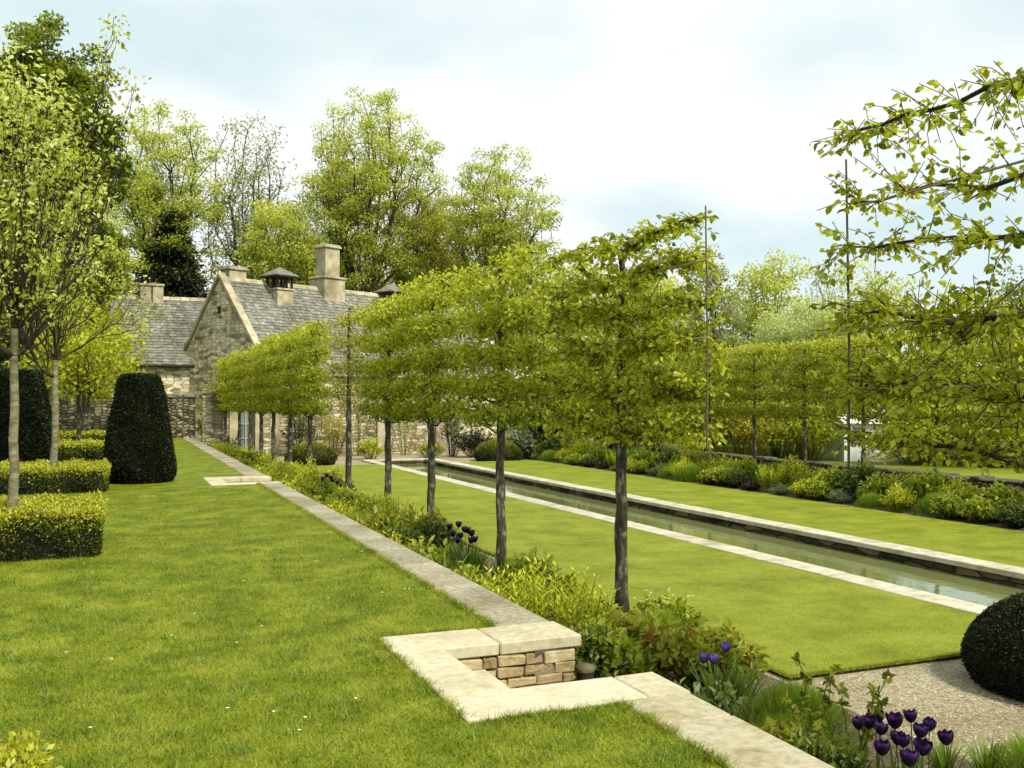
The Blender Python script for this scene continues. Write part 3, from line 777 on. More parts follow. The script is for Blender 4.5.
# --- pleached trees
def pleached(seed, attach=0, tierpull=.35, hl=1.62, hr=1.62, top=5.1, bottom=2.05, thick=.42, ntw=330, per=17, L=.085, W=.052, shape=4, tiers=(2.2, 2.75, 3.3, 3.85, 4.4, 4.95), clear=None, spread=.19, leaf='leaf_pleach', tr=.072, arms_droop=.0, density=None, bark='bark'):
    rng = np.random.default_rng(seed)
    s = Skel((0, 0, -.08)); last = 0; trunk_ids = []
    H = tiers[-1]
    nst = 22
    for i in range(1, nst + 1):
        last = s.add((rng.normal(0, .008), rng.normal(0, .008), H * i / nst), last); trunk_ids.append(last)
    for z in tiers:
        for sg, hw in ((-1, hl), (1, hr)):
            k = trunk_ids[min(nst - 1, int(z / H * nst) - 1)]
            for rep in range(1 if z > tiers[0] else 1):
                end = (rng.normal(0, .05), sg * hw * rng.uniform(.86, .98), z + rng.uniform(-.04, .20))
                s.path(k, end, rng, seg=.22, wig=.09, sag=rng.uniform(-.03, .05))
    n0 = len(s.p)
    Y = rng.uniform(-hl, hr, ntw); Z = rng.uniform(bottom, top, ntw)
    if density is not None:
        keep = rng.random(ntw) < density(Y, Z); Y = Y[keep]; Z = Z[keep]
    tz = np.array(tiers) + .10
    near_t = tz[np.argmin(np.abs(Z[:, None] - tz[None]), axis=1)]; Z = np.clip(Z + (near_t - Z) * tierpull, bottom + .05, top - spread * .5)
    X = rng.uniform(-1, 1, len(Y)) * thick * (1 - .25 * np.abs((Z - (top + bottom) / 2) / (top - bottom) * 2) ** 3)
    C = np.stack([X, Y, Z], 1)
    arm_ids = np.arange(nst + 1, n0); AP = np.array([s.p[i] for i in arm_ids])
    for q in C:
        d = np.linalg.norm((AP - q) * np.array([1, 1, 1.15]), axis=1) + rng.random(len(AP)) * .12
        k = int(arm_ids[np.argmin(d)])
        s.path(k, q, rng, seg=.12, wig=.22, sag=.03)
    mt = MB()
    # explicit tapered trunk
    P = np.array([s.p[0]] + [s.p[i] for i in trunk_ids]); zz_ = P[:, 2] / H
    wob = 1 + .05 * np.sin(zz_ * 31 + seed) + .04 * np.sin(zz_ * 57)
    rad = tr * (1.0 + .35 * np.exp(-np.maximum(P[:, 2], 0) / .10) - .55 * zz_ ** 1.3) * wob
    mt.tube(P, rad, k=12, mat=0)
    par = np.array(s.par); idx = np.array([i for i in range(1, len(s.p)) if i > nst])
    wgt = np.array(s.w)
    for i in range(len(s.p) - 1, nst, -1): wgt[par[i]] += wgt[i]
    r = np.minimum(.0020 * np.maximum(wgt, 1) ** .5 + .0006, tr * .24)
    PP = np.array(s.p)
    ra = np.minimum(r[par[idx]], r[idx] * 1.3); ra = np.where(par[idx] <= nst, r[idx] * 1.25, ra)
    mt.edges(PP[par[idx]], PP[idx], ra, r[idx], k=5, mat=1)
    cl = rng.normal(0, .10, len(C))

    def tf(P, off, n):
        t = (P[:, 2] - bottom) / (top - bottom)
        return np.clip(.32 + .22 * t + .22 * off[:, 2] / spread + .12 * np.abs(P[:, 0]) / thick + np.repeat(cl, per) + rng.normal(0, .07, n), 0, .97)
    mc = MB()
    if attach:
        sel = idx[wgt[idx] < 3.2]; a_, b_ = PP[par[sel]], PP[sel]; nn = len(sel) * attach
        t = rng.random((nn, 1)); P = np.repeat(a_, attach, 0) * (1 - t) + np.repeat(b_, attach, 0) * t; ax = unit(np.repeat(b_ - a_, attach, 0))
        A = unit(ax * .35 + rdir(rng, nn) * np.array([1, 1, .6]) + np.array([0, 0, -.42])); P = P + A * .008; sz = rng.uniform(.5, 1.3, nn)
        tn = np.clip(.5 + .12 * np.sin(P[:, 1] * 5 + P[:, 2] * 7) + rng.normal(0, .14, nn), 0, 1)
        mc.leaves(P, A, unit(rdir(rng, nn) + np.array([0, 0, .45])), L * sz, W * sz, tone=tn, shape=6)
    else:
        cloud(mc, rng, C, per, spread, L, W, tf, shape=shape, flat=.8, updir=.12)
    return mt.build('trunk', [M[bark], M['branch']]), mc.build('crown', M[leaf])


XT = 4.97
row_xy = [(4.97, 9.14), (4.89, 12.45), (4.81, 15.38), (4.74, 17.92), (4.67, 20.96), (4.56, 24.97), (4.49, 27.59), (4.42, 30.25), (4.36, 32.52), (4.3, 34.91), (4.23, 37.55), (4.13, 41.64)]
row_y = [p[1] for p in row_xy]
T_TIERS = (2.1, 2.5, 2.95, 3.45, 3.95, 4.3)


def thin_top(Y, Z):   # the crown of the nearest tree lets sky through at the top
    d = np.where(Z > 3.5, .7, 1.0)
    return d


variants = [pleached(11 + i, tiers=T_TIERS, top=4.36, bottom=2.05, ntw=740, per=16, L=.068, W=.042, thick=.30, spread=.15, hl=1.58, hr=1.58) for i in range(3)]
near_var = pleached(31, attach=6, hl=1.66, hr=1.58, tiers=(2.05, 2.45, 2.9, 3.3, 3.65, 3.95), top=4.22, bottom=1.92, ntw=1900, thick=.38, L=.066, W=.041, density=thin_top, leaf='leaf_near_lit', tierpull=.12)
ordn = ['nearest', 'second', 'third', 'fourth', 'fifth', 'sixth', 'seventh', 'eighth', 'ninth', 'tenth', 'eleventh', 'farthest']
sparse = pleached(19, tiers=T_TIERS, top=4.25, bottom=2.15, ntw=200, per=13, L=.07, W=.042, thick=.30, leaf='leaf_bronze')
for i, (xt, y) in enumerate(row_xy):
    me = near_var if i == 0 else (sparse if i in (4, 9) else variants[i % 3])
    if i == 0: lab = 'nearest whole pleached tree, trunk rising from the border beside the near steps'
    elif i == 11: lab = 'farthest pleached tree at the house end of the terrace wall row'
    else: lab = ordn[i] + ' pleached tree from the camera in the row along the terrace wall'
    scy = 1.0
    if i < 11: gap = row_y[i + 1] - y
    else: gap = 1.9
    scy = min(1.10, max(.62, gap / 3.35))
    put_tree('pleached_tree', me, (xt, y, G), lab, cat='tree', group='pleached trees along the terrace wall', rz=0 if i % 2 else math.pi, scale=(1, scy, [1.0, .99, 1.01, .985, 1.02, .99, .97, .98, .96, .97, .95, .94][i]))

near_right = pleached(47, attach=4, hl=1.9, hr=1.74, tiers=(2.05, 2.5, 2.95, 3.4, 3.85, 4.28), top=4.50, bottom=1.95, ntw=2300, L=.058, W=.036, tierpull=.0, thick=.46, leaf='leaf_near_lit',
                      density=lambda Y, Z: np.where(Z > 3.15, .42, 1.0) * np.where(Y > 1.2, .85, 1.0))
put_tree('pleached_tree', near_right, (XT, 3.95, G), 'closest pleached tree reaching in from the right edge, sky between its tiered branches', group='pleached trees along the terrace wall')


def cane_frame(x, ypole, z0, z1, rails, ydir, length, label, r=.009, diags=()):
    t = empty('cane_frame', (x, ypole, G), label=label, cat='trellis')
    mb = MB(); mb.tube([(0, 0, z0), (.01, 0, z1 * .7), (0, .01, z1)], [r * 1.1, r, r * .8], k=8, cap=True); link('upright', mb.build('upright', M['cane_dark']), t)
    for z in rails:
        mb = MB(); mb.tube([(-.02, -.06 * ydir, z), (-.015, ydir * length * .5, z + .015), (-.02, ydir * length, z + .02)], [r, r * .95, r * .9], k=8, cap=True)
        link('rail', mb.build('rail', M['cane']), t)
    for (ya, za, yb, zb) in diags:
        mb = MB(); mb.tube([(.03, ydir * ya, za), (.03, ydir * yb, zb)], [r * .8, r * .7], k=8, cap=True); link('diagonal_cane', mb.build('diagonal_cane', M['cane']), t)
    return t


cane_frame(XT - .05, 5.62, 1.9, 4.15, (2.47, 2.90, 3.78), -1, 3.4, 'tall cane frame with level rails tying the closest tree at the right edge', diags=((.1, 2.2, 1.6, 3.2),))
cane_frame(XT - .05, 7.45, 1.95, 4.15, (2.95, 3.65), 1, 3.3, 'thin cane frame standing at the right side of the nearest whole pleached tree', diags=((.6, 3.8, 2.0, 2.6),))

# --- second pleached row beyond the pool
far_vars = [pleached(61 + i, hl=1.15, hr=1.15, tiers=(1.95, 2.4, 2.85, 3.3, 3.7), top=3.95, bottom=1.85, ntw=460, per=18, spread=.17, L=.075, W=.045, leaf='leaf_far_row', tr=.06, thick=.3) for i in range(2)]
XR = 17.0
fy = [11.8, 14.2, 16.6, 18.9, 21.1, 23.3, 25.6, 27.9, 30.2, 32.5, 34.8, 37.1]
names = ['nearest', 'second', 'third', 'fourth', 'fifth', 'sixth', 'seventh', 'eighth', 'ninth', 'tenth', 'eleventh', 'farthest']
for i, y in enumerate(fy):
    put_tree('pleached_tree', far_vars[i % 2], (XR, y, G), names[i] + ' yellow green pleached tree of the row beyond the pool', group='pleached trees beyond the pool', rz=0 if (i // 2) % 2 else math.pi)


# --- young standard trees in the box squares (upper terrace)
def standard(seed, fork, arms, C, per, spread, L, W, leaf, tr, tones=(.3, .95), shape=4, bark='bark_pale'):
    rng = np.random.default_rng(seed)
    s = Skel((0, 0, -.05)); last = 0; ids = []
    for i in range(1, 9): last = s.add((rng.normal(0, .008), rng.normal(0, .008), fork * i / 8), last); ids.append(last)
    mt = MB()
    P = np.array([s.p[0]] + [s.p[i] for i in ids]); hgt = P[:, 2] / fork
    mt.tube(P, tr * (1 + .25 * np.exp(-np.maximum(P[:, 2], 0) / .15) - .28 * hgt), k=12, mat=0)
    for pts in arms:
        k = ids[-1] if pts[0] > .5 else ids[-2]
        for q in pts[1:]: k = s.path(k, np.array(q), rng, seg=.14, wig=.10, sag=-.03)
    n0 = len(s.p)
    order = np.argsort(np.linalg.norm(C - np.array([0, 0, fork]), axis=1))
    for j in order:
        q = C[j]; k = s.nearest(q, up=1.2, skip=8)
        if np.linalg.norm(q - s.p[k]) > .06: s.path(k, q, rng, seg=.13, wig=.16, sag=-.02)
    par = np.array(s.par); wgt = np.array(s.w); nst = 8
    for i in range(len(s.p) - 1, nst, -1): wgt[par[i]] += wgt[i]
    idx = np.arange(nst + 1, len(s.p)); r = np.minimum(.0036 * np.maximum(wgt, 1) ** .5, tr * .6); PP = np.array(s.p)
    ra = np.where(par[idx] <= nst, r[idx] * 1.3, np.minimum(r[par[idx]], r[idx] * 1.3))
    mt.edges(PP[par[idx]], PP[idx], ra, r[idx], k=6, mat=1)
    z0, z1 = C[:, 2].min(), C[:, 2].max(); cl = rng.normal(0, .12, len(C))

    def tf(P, off, n):
        t = (P[:, 2] - z0) / (z1 - z0)
        return np.clip(tones[0] + (tones[1] - tones[0]) * (.35 * t + .3 + .3 * off[:, 2] / spread) + np.repeat(cl, per) + rng.normal(0, .1, n), 0, 1)
    mc = MB(); cloud(mc, rng, C, per, spread, L, W, tf, shape=shape, flat=.85, updir=.1)
    return mt.build('trunk', [M[bark], M['branch']]), mc.build('crown', M[leaf])


rt = np.random.default_rng(5)
C = lobes(rt, 470, (-.12, 0, 3.75), (1.08, 1.2, 1.75), amp=.3)
C = C[(C[:, 2] > 2.45)]
sh = np.array([(.80, .1, 4.7 + .15 * i) for i in range(9)]) + rt.normal(0, .03, (9, 3)) + np.arange(9)[:, None] * np.array([.022, 0, 0])
sh2 = np.array([(1.05, -.1, 4.2 + .13 * i) for i in range(8)]) + rt.normal(0, .03, (8, 3)) + np.arange(8)[:, None] * np.array([.02, 0, 0])
C = np.concatenate([C, sh, sh2])
arms = [(1, (.1, 0, 3.0), (.25, .1, 3.9), (.3, 0, 4.8)), (1, (-.1, .3, 2.9), (-.5, .5, 3.7), (-.6, .5, 4.5)), (1, (.45, -.2, 2.72), (.85, -.3, 3.2), (1.0, -.2, 4.1)),
        (0, (-.5, -.2, 2.5), (-.9, -.3, 3.0), (-1.1, -.2, 3.8)), (0, (.3, .4, 2.45), (.75, .6, 2.75), (1.1, .6, 3.4)), (1, (.4, .1, 2.85), (.75, .1, 3.8), (.80, .1, 4.6))]
put_tree('young_tree', standard(5, 2.35, arms, C, 17, .17, .058, .034, 'leaf_blossom', .053, shape=6), (-1.02, 11.55, 0), 'nearest young tree at the left edge, pale trunk rising from the front box square', cat='tree')
C = lobes(rt, 260, (-.35, 0, 3.75), (1.05, 1.2, 1.25), amp=.4); C = C[(C[:, 2] > 2.9)]
C2 = lobes(rt, 22, (1.25, 0, 3.3), (.5, .4, .7)); C2 = C2[C2[:, 2] > 2.9]; C = np.concatenate([C, C2])
arms = [(1, (-.4, .1, 2.55), (-.75, .1, 2.85), (-.9, .1, 3.6)), (1, (.4, .0, 2.5), (.8, 0, 2.95), (1.3, 0, 3.7)), (1, (.15, .3, 2.8), (.1, .6, 3.6), (.1, .6, 4.4)),
        (0, (-.5, -.3, 2.45), (-.95, -.4, 2.75), (-1.2, -.4, 3.4)), (1, (.75, -.05, 2.8), (1.15, -.1, 3.3), (1.2, -.1, 4.0)), (1, (.05, 0, 3.0), (.1, 0, 3.8), (0, 0, 4.6))]
put_tree('young_tree', standard(6, 2.28, arms, C, 15, .17, .070, .04, 'leaf_blossom', .066, tones=(.3, .9)), (-1.02, 18.9, 0), 'second young tree with wide forked bare lower branches, trunk behind the second box square', cat='tree')
for i, (x, y, sc) in enumerate([(-1.0, 29.4, 1.0), (-1.05, 35.6, .95), (-1.0, 40.0, .92)]):
    C = lobes(rt, 260, (0, 0, 3.0), (1.65, 1.65, 1.35), amp=.3); C = C[C[:, 2] > 1.7]
    arms = [(1, (math.cos(a) * .5, math.sin(a) * .5, 2.3), (math.cos(a) * 1.2, math.sin(a) * 1.2, 2.7)) for a in (.2, 1.5, 2.9, 4.2, 5.3)] + [(1, (0, 0, 3.0), (0, 0, 3.8))]
    put_tree('young_tree', standard(70 + i, 1.9, arms, C, 15, .26, .12, .075, 'leaf_lime', .07, bark='bark'), (x, y, 0),
             ['third young tree in line behind the yew cone, lime green crown', 'fourth young tree in line on the upper lawn, lime green crown', 'last young lime green tree in line, close to the old rubble wall'][i], scale=sc)


# ------------------------------------------------------------------ clipped hedges
def clipped(core_pts_fn, n, L, W, tones, core_mb, mats, rng, name='foliage', depth=.02, shape=4):
    P, Nn = core_pts_fn(n, rng)
    m = len(P)
    A = unit(Nn * rng.uniform(.3, 1.1, (m, 1)) + rdir(rng, m) * .8 + np.array([0, 0, .25]))
    s = rng.uniform(.7, 1.3, m)
    core_mb.leaves(P - Nn * depth, A, unit(rdir(rng, m) + Nn), L * s, W * s, tone=tones(P, Nn, m, rng), mat=0, shape=shape)
    return core_mb.build(name, mats)


def box_square(x0, x1, y0, y1, h, n, L, label, seed, sprig=.05):
    rng = np.random.default_rng(seed)
    cx, cy = (x0 + x1) / 2, (y0 + y1) / 2; a, b = (x1 - x0) / 2, (y1 - y0) / 2
    mb = MB(); d = .045
    g = 18
    us = np.linspace(-1, 1, g)
    # lumpy core
    for (f, nn) in ((lambda u, v: (u * (a - d), v * (b - d), h - d), 0), (lambda u, v: (u * (a - d), -(b - d), (v + 1) / 2 * (h - d)), 1), (lambda u, v: (u * (a - d), b - d, (v + 1) / 2 * (h - d)), 1),
                    (lambda u, v: (a - d, u * (b - d), (v + 1) / 2 * (h - d)), 1), (lambda u, v: (-(a - d), u * (b - d), (v + 1) / 2 * (h - d)), 1)):
        V = [f(u, v) for v in us for u in us]
        q = [(r * g + c, r * g + c + 1, (r + 1) * g + c + 1, (r + 1) * g + c) for r in range(g - 1) for c in range(g - 1)]
        mb.add(V, q, .02, 0)

    def pts(n, rng):
        ar = np.array([4 * a * b, 2 * a * h, 2 * a * h, 2 * b * h, 2 * b * h]); k = rng.choice(5, n, p=ar / ar.sum())
        u = rng.uniform(-1, 1, n); v = rng.uniform(-1, 1, n); zv = rng.uniform(0, h, n)
        P = np.where((k == 0)[:, None], np.stack([u * a, v * b, np.full(n, h)], 1),
            np.where((k == 1)[:, None], np.stack([u * a, np.full(n, -b), zv], 1),
            np.where((k == 2)[:, None], np.stack([u * a, np.full(n, b), zv], 1),
            np.where((k == 3)[:, None], np.stack([np.full(n, a), v * b, zv], 1), np.stack([np.full(n, -a), v * b, zv], 1)))))
        NN = np.array([(0, 0, 1), (0, -1, 0), (0, 1, 0), (1, 0, 0), (-1, 0, 0)], float)[k]
        lump = .022 * (np.sin(P[:, 0] * 11 + P[:, 2] * 9) + np.sin(P[:, 1] * 13 + P[:, 2] * 7 + 2)) + rng.normal(0, .014, n)
        top = np.where((k == 0) & (rng.random(n) < .45), rng.random(n) ** 2 * sprig, 0)
        return P + NN * (lump + top)[:, None], NN

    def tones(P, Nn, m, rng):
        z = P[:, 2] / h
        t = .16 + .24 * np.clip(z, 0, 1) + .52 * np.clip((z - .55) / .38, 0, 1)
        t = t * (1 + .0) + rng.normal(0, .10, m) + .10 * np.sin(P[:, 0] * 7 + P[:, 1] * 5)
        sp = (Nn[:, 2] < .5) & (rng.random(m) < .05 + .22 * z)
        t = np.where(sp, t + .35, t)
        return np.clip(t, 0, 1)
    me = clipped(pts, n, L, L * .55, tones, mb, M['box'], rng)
    t = empty('box_hedge', (cx, cy, -.01), label=label, cat='hedge', group='square box hedges round the young trees')
    link('foliage', me, t)
    return t


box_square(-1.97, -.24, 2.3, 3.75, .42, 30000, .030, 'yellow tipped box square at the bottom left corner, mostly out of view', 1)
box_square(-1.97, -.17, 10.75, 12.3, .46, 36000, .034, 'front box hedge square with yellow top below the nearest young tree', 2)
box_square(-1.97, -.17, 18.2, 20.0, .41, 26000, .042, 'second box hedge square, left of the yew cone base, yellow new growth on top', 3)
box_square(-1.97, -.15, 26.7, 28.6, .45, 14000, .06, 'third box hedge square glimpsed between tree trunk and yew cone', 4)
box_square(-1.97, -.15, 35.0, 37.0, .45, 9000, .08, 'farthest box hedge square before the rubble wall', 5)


def revolve_core(prof, k=40, rng=None, amp=.02):
    mb = MB(); V = []
    for (r, z) in prof:
        for i in range(k):
            a = i / k * 6.283; rr = r * (1 + amp * math.sin(3 * a + z * 5) + amp * .6 * math.sin(7 * a + z * 9))
            V.append((rr * math.cos(a), rr * math.sin(a), z))
    q = [(j * k + i, j * k + (i + 1) % k, (j + 1) * k + (i + 1) % k, (j + 1) * k + i) for j in range(len(prof) - 1) for i in range(k)]
    mb.add(V, q, .02, 0, True)
    return mb


def topiary(name, prof, n, L, mat, tfun, seed, amp=.02, depth=.02):
    rng = np.random.default_rng(seed)
    core = [(max(.001, r - .04), z if z < prof[-1][1] - .001 else z - .035) for r, z in prof]
    mb = revolve_core(core, amp=amp)
    pr = np.array(prof); dl = np.hypot(np.diff(pr[:, 0]), np.diff(pr[:, 1])); wgt = dl * (pr[:-1, 0] + pr[1:, 0]) / 2

    def pts(n, rng):
        k = rng.choice(len(wgt), n, p=wgt / wgt.sum()); t = rng.random(n)
        r = pr[k, 0] + (pr[k + 1, 0] - pr[k, 0]) * t; z = pr[k, 1] + (pr[k + 1, 1] - pr[k, 1]) * t
        a = rng.random(n) * 6.283
        nr = (pr[k + 1, 1] - pr[k, 1]) / dl[k]; nz = -(pr[k + 1, 0] - pr[k, 0]) / dl[k]
        NN = np.stack([np.cos(a) * nr, np.sin(a) * nr, nz], 1)
        rr = r * (1 + amp * np.sin(3 * a + z * 5) + amp * .6 * np.sin(7 * a + z * 9)) + rng.normal(0, .008, n)
        return np.stack([rr * np.cos(a), rr * np.sin(a), z + rng.normal(0, .006, n)], 1), NN
    return clipped(pts, n, L, L * .42, lambda P, Nn, m, rng: np.clip(tfun(P, Nn, m, rng), 0, 1), mb, M[mat], rng, depth=depth)


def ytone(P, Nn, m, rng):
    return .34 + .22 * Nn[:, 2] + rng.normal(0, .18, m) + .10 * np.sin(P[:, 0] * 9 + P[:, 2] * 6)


cone_prof = [(.60, 0), (.655, .12), (.66, .3), (.615, .7), (.545, 1.2), (.455, 1.7), (.395, 1.98), (.37, 2.04), (.32, 2.08), (.2, 2.09), (.002, 2.095)]
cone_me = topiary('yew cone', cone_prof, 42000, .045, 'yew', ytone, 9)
cone = empty('yew_cone', (.40, 20.3, -.01), label='dark flat topped yew cone on the upper lawn right of the box hedges', cat='topiary', group='clipped yew cones')
link('foliage', cone_me, cone)
copy_tree(cone, (-2.10, 22.6, -.01), 1.0, (1.3, 1.3, 1.06), label='dark yew cone at the left edge behind the nearest young tree trunk')
copy_tree(cone, (-2.25, 27.9, -.01), 2.0, (1.15, 1.15, 1.12), label='dark yew cone half hidden behind the one at the left edge')
dome_prof = [(.74 * math.cos(a) ** .8 if a < 1.5 else .002, .78 * math.sin(a)) for a in np.linspace(0, math.pi / 2, 14)]
dome_prof = [(.80, 0), (.86, .12)] + [(.88 * math.cos(a) + .0005, .16 + .64 * math.sin(a)) for a in np.linspace(.05, math.pi / 2, 14)]
d_ = empty('yew_dome', (7.42, 5.75, G), label='large dark clipped yew dome on the gravel at the right edge', cat='topiary')
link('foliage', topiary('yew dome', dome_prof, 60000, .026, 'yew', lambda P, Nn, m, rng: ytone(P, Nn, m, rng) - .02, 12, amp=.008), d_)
gold_prof = [(.80, 0), (.90, .12)] + [(.92 * math.cos(a) + .0005, .18 + .62 * math.sin(a)) for a in np.linspace(.05, math.pi / 2, 12)]
gt = lambda P, Nn, m, rng: .12 + .75 * np.clip(P[:, 2] / .8 - .25, 0, 1) + rng.normal(0, .12, m)
g_ = empty('box_dome', (6.55, 35.7, G), label='golden green clipped dome between tree trunks at the far end of the left sunken lawn', cat='topiary', group='clipped domes at the far end of the lawns')
link('foliage', topiary('box dome', gold_prof, 9000, .07, 'yew_gold', gt, 14), g_)
copy_tree(g_, (13.75, 35.3, G), 1.3, label='golden green clipped dome right of the far end of the pool')


# ------------------------------------------------------------------ border plants
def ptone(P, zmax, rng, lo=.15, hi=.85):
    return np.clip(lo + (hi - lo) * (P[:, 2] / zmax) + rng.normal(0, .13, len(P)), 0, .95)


def mound(seed, r, h, n, L, W, mat, shape=4, stems=14, lo=.15, hi=.85, droop=.2, tintp=0.0):
    rng = np.random.default_rng(seed); mb = MB()
    # leafy shoots radiating from the base
    k = max(8, n // 14); th = rng.random(k) * 6.283; e = rng.random(k) ** .6
    tip = np.stack([np.cos(th) * r * e, np.sin(th) * r * e, h * (1 - .55 * e ** 2) * rng.uniform(.72, 1.08, k)], 1)
    per = n // k; t = rng.uniform(.35, 1.0, (k, per, 1)); base = tip * np.array([.25, .25, 0])
    P = base[:, None] + (tip - base)[:, None] * t + np.array([0, 0, 1]) * (.1 * h * np.sin(t * 3.14)) + rng.normal(0, .02, (k, per, 3))
    P = P.reshape(-1, 3); m = len(P)
    out = unit(P * np.array([1, 1, .2]) + 1e-4)
    A = unit(out * .5 + rdir(rng, m) + np.array([0, 0, .35 - droop]))
    s = rng.uniform(.65, 1.3, m)
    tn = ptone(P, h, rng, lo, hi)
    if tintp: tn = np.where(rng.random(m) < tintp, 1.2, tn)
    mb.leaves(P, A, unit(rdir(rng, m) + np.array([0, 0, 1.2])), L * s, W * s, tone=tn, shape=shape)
    mb.edges(base, tip, np.full(k, .006), np.full(k, .003), k=4, tone=.2)
    return mb.build('foliage', M[mat])


def upright(seed, r, h, stems, per, L, W, mat, shape=4):
    """whorled lance leaves up many stems"""
    rng = np.random.default_rng(seed); mb = MB()
    th = rng.random(stems) * 6.283; e = rng.random(stems) ** .5 * r
    tip = np.stack([np.cos(th) * e, np.sin(th) * e, h * rng.uniform(.65, 1.05, stems)], 1); base = tip * np.array([.45, .45, 0])
    t = np.linspace(.25, 1, per)[None, :, None] ** .8
    P = base[:, None] + (tip - base)[:, None] * t; P = P.reshape(-1, 3); m = len(P)
    a = np.arange(m) * 2.4; A = unit(np.stack([np.cos(a), np.sin(a), np.tile(np.linspace(-.1, .9, per), stems)], 1) + rng.normal(0, .15, (m, 3)))
    s = np.tile(np.linspace(1.1, .7, per), stems) * rng.uniform(.8, 1.2, m)
    mb.leaves(P, A, np.tile([[0, 0, 1.]], (m, 1)) + rng.normal(0, .2, (m, 3)), L * s, W * s, tone=np.clip(np.tile(np.linspace(.15, .9, per), stems) + rng.normal(0, .08, m), 0, 1), shape=shape)
    mb.edges(base, tip, np.full(stems, .005), np.full(stems, .003), k=4, tone=.4)
    return mb.build('foliage', M[mat])


def strapclump(seed, r, h, n, wd, mat='strap'):
    rng = np.random.default_rng(seed); mb = MB()
    for _ in range(n):
        a = rng.random() * 6.283; o = np.array([math.cos(a), math.sin(a), 0]); b0 = o * r * .35 * rng.random(); hh = h * rng.uniform(.6, 1.05); lean = rng.uniform(.15, .8) * r
        ts = np.linspace(0, 1, 6); side = np.array([-o[1], o[0], 0])
        P = b0 + np.outer(ts ** 1.7 * lean, o) + np.outer(ts * hh - .25 * hh * ts ** 4 * rng.random(), [0, 0, 1]); wv = wd * np.array([.7, 1, 1, .85, .55, .05])
        V = np.concatenate([P + side * wv[:, None] / 2, P - side * wv[:, None] / 2])
        mb.add(V, [(i, i + 1, i + 7, i + 6) for i in range(5)], np.clip(rng.normal(.5, .15) + np.linspace(-.2, .25, 5), 0, 1), 0, True)
    return mb.build('foliage', M[mat])


def feather(seed, r, h, n, L, W, mat):
    rng = np.random.default_rng(seed); mb = MB()
    P = np.stack([rng.normal(0, r * .42, n), rng.normal(0, r * .42, n), np.zeros(n)], 1)
    rad = np.hypot(P[:, 0], P[:, 1]) / r; P[:, 2] = rng.random(n) ** .7 * h * np.clip(1 - .6 * rad ** 2, .15, 1)
    A = unit(P * np.array([1, 1, 0]) / r + rdir(rng, n) * .45 + np.array([0, 0, 1.1]))
    mb.leaves(P, A, rdir(rng, n), L * rng.uniform(.6, 1.2, n), W, tone=ptone(P, h, rng, .1, .8), shape=3)
    return mb.build('foliage', M[mat])


def flowering(seed, base_fn, h, r, n, size, mat='white_fl'):
    rng = np.random.default_rng(seed); mb = MB()
    a = rng.random(n) * 6.283; e = rng.random(n) ** .5 * r * .9
    C = np.stack([np.cos(a) * e, np.sin(a) * e, h * rng.uniform(.9, 1.15, n)], 1)
    th = np.arange(6) / 6 * 6.283
    for c in C:
        A = np.stack([np.cos(th), np.sin(th), np.full(6, .5)], 1)
        mb.leaves(np.tile(c, (6, 1)), A, np.tile([[0, 0, 1.]], (6, 1)), size, size * .6, tone=.8)
    return mb.build('flowers', M[mat])


rs = np.random.default_rng(15)
PROT = {
    'green_perennial': (mound(101, .42, .50, 1500, .075, .038, 'pl_green', 6), 'mid green leafy perennial', 'perennial'),
    'lime_spurge': (upright(102, .38, .72, 40, 22, .085, .022, 'pl_lime'), 'bright lime green upright spurge', 'spurge'),
    'red_tinged_peony': (mound(103, .45, .52, 1500, .085, .040, 'pl_red', 6, tintp=.05), 'bushy red tipped plant', 'peony'),
    'glossy_shrub': (mound(104, .45, .58, 1900, .060, .032, 'pl_dark', 6, lo=.05, hi=.95), 'dark glossy low shrub', 'shrub'),
    'silver_cushion': (mound(105, .36, .32, 1900, .036, .014, 'pl_silver'), 'silver cushion plant', 'cushion plant'),
    'feathery_perennial': (feather(106, .42, .42, 4200, .10, .006, 'pl_feather'), 'fine feathery green perennial', 'perennial'),
    'variegated_plant': (mound(107, .36, .40, 1300, .070, .030, 'pl_cream', 6, tintp=.10), 'cream edged variegated plant', 'perennial'),
    'lily_clump': (strapclump(108, .34, .50, 60, .028), 'upright strap leaf clump', 'lily clump'),
    'euphorbia_mound': (mound(109, .42, .55, 1700, .050, .022, 'pl_lime', 4, lo=.3, hi=.95), 'yellow green spurge mound', 'spurge'),
    'purple_heuchera': (mound(110, .30, .28, 700, .07, .06, 'pl_purple', 6), 'low dark purple leaved plant', 'perennial'),
}
FLOWERED = {}


def with_flowers(kind, seed, h, r, n, size):
    rng = np.random.default_rng(seed)
    base = PROT[kind][0]; me = base.copy(); me.materials.append(M['white_fl'])
    import bmesh
    bm = bmesh.new(); bm.from_mesh(me); lay = bm.faces.layers.float.get('tone')
    for _ in range(n):
        a = rng.random() * 6.283; e = rng.random() ** .5 * r * .9; c = Vector((math.cos(a) * e, math.sin(a) * e, h * rng.uniform(.8, 1.12)))
        for k in range(5):
            b = k * 1.257; o = Vector((math.cos(b), math.sin(b), .35)) * size; q = Vector((-math.sin(b), math.cos(b), 0)) * size * .35
            f = bm.faces.new([bm.verts.new(c), bm.verts.new(c + o * .55 + q), bm.verts.new(c + o), bm.verts.new(c + o * .55 - q)]); f.material_index = 1; f[lay] = .8
    bm.to_mesh(me); bm.free(); FLOWERED[kind] = me


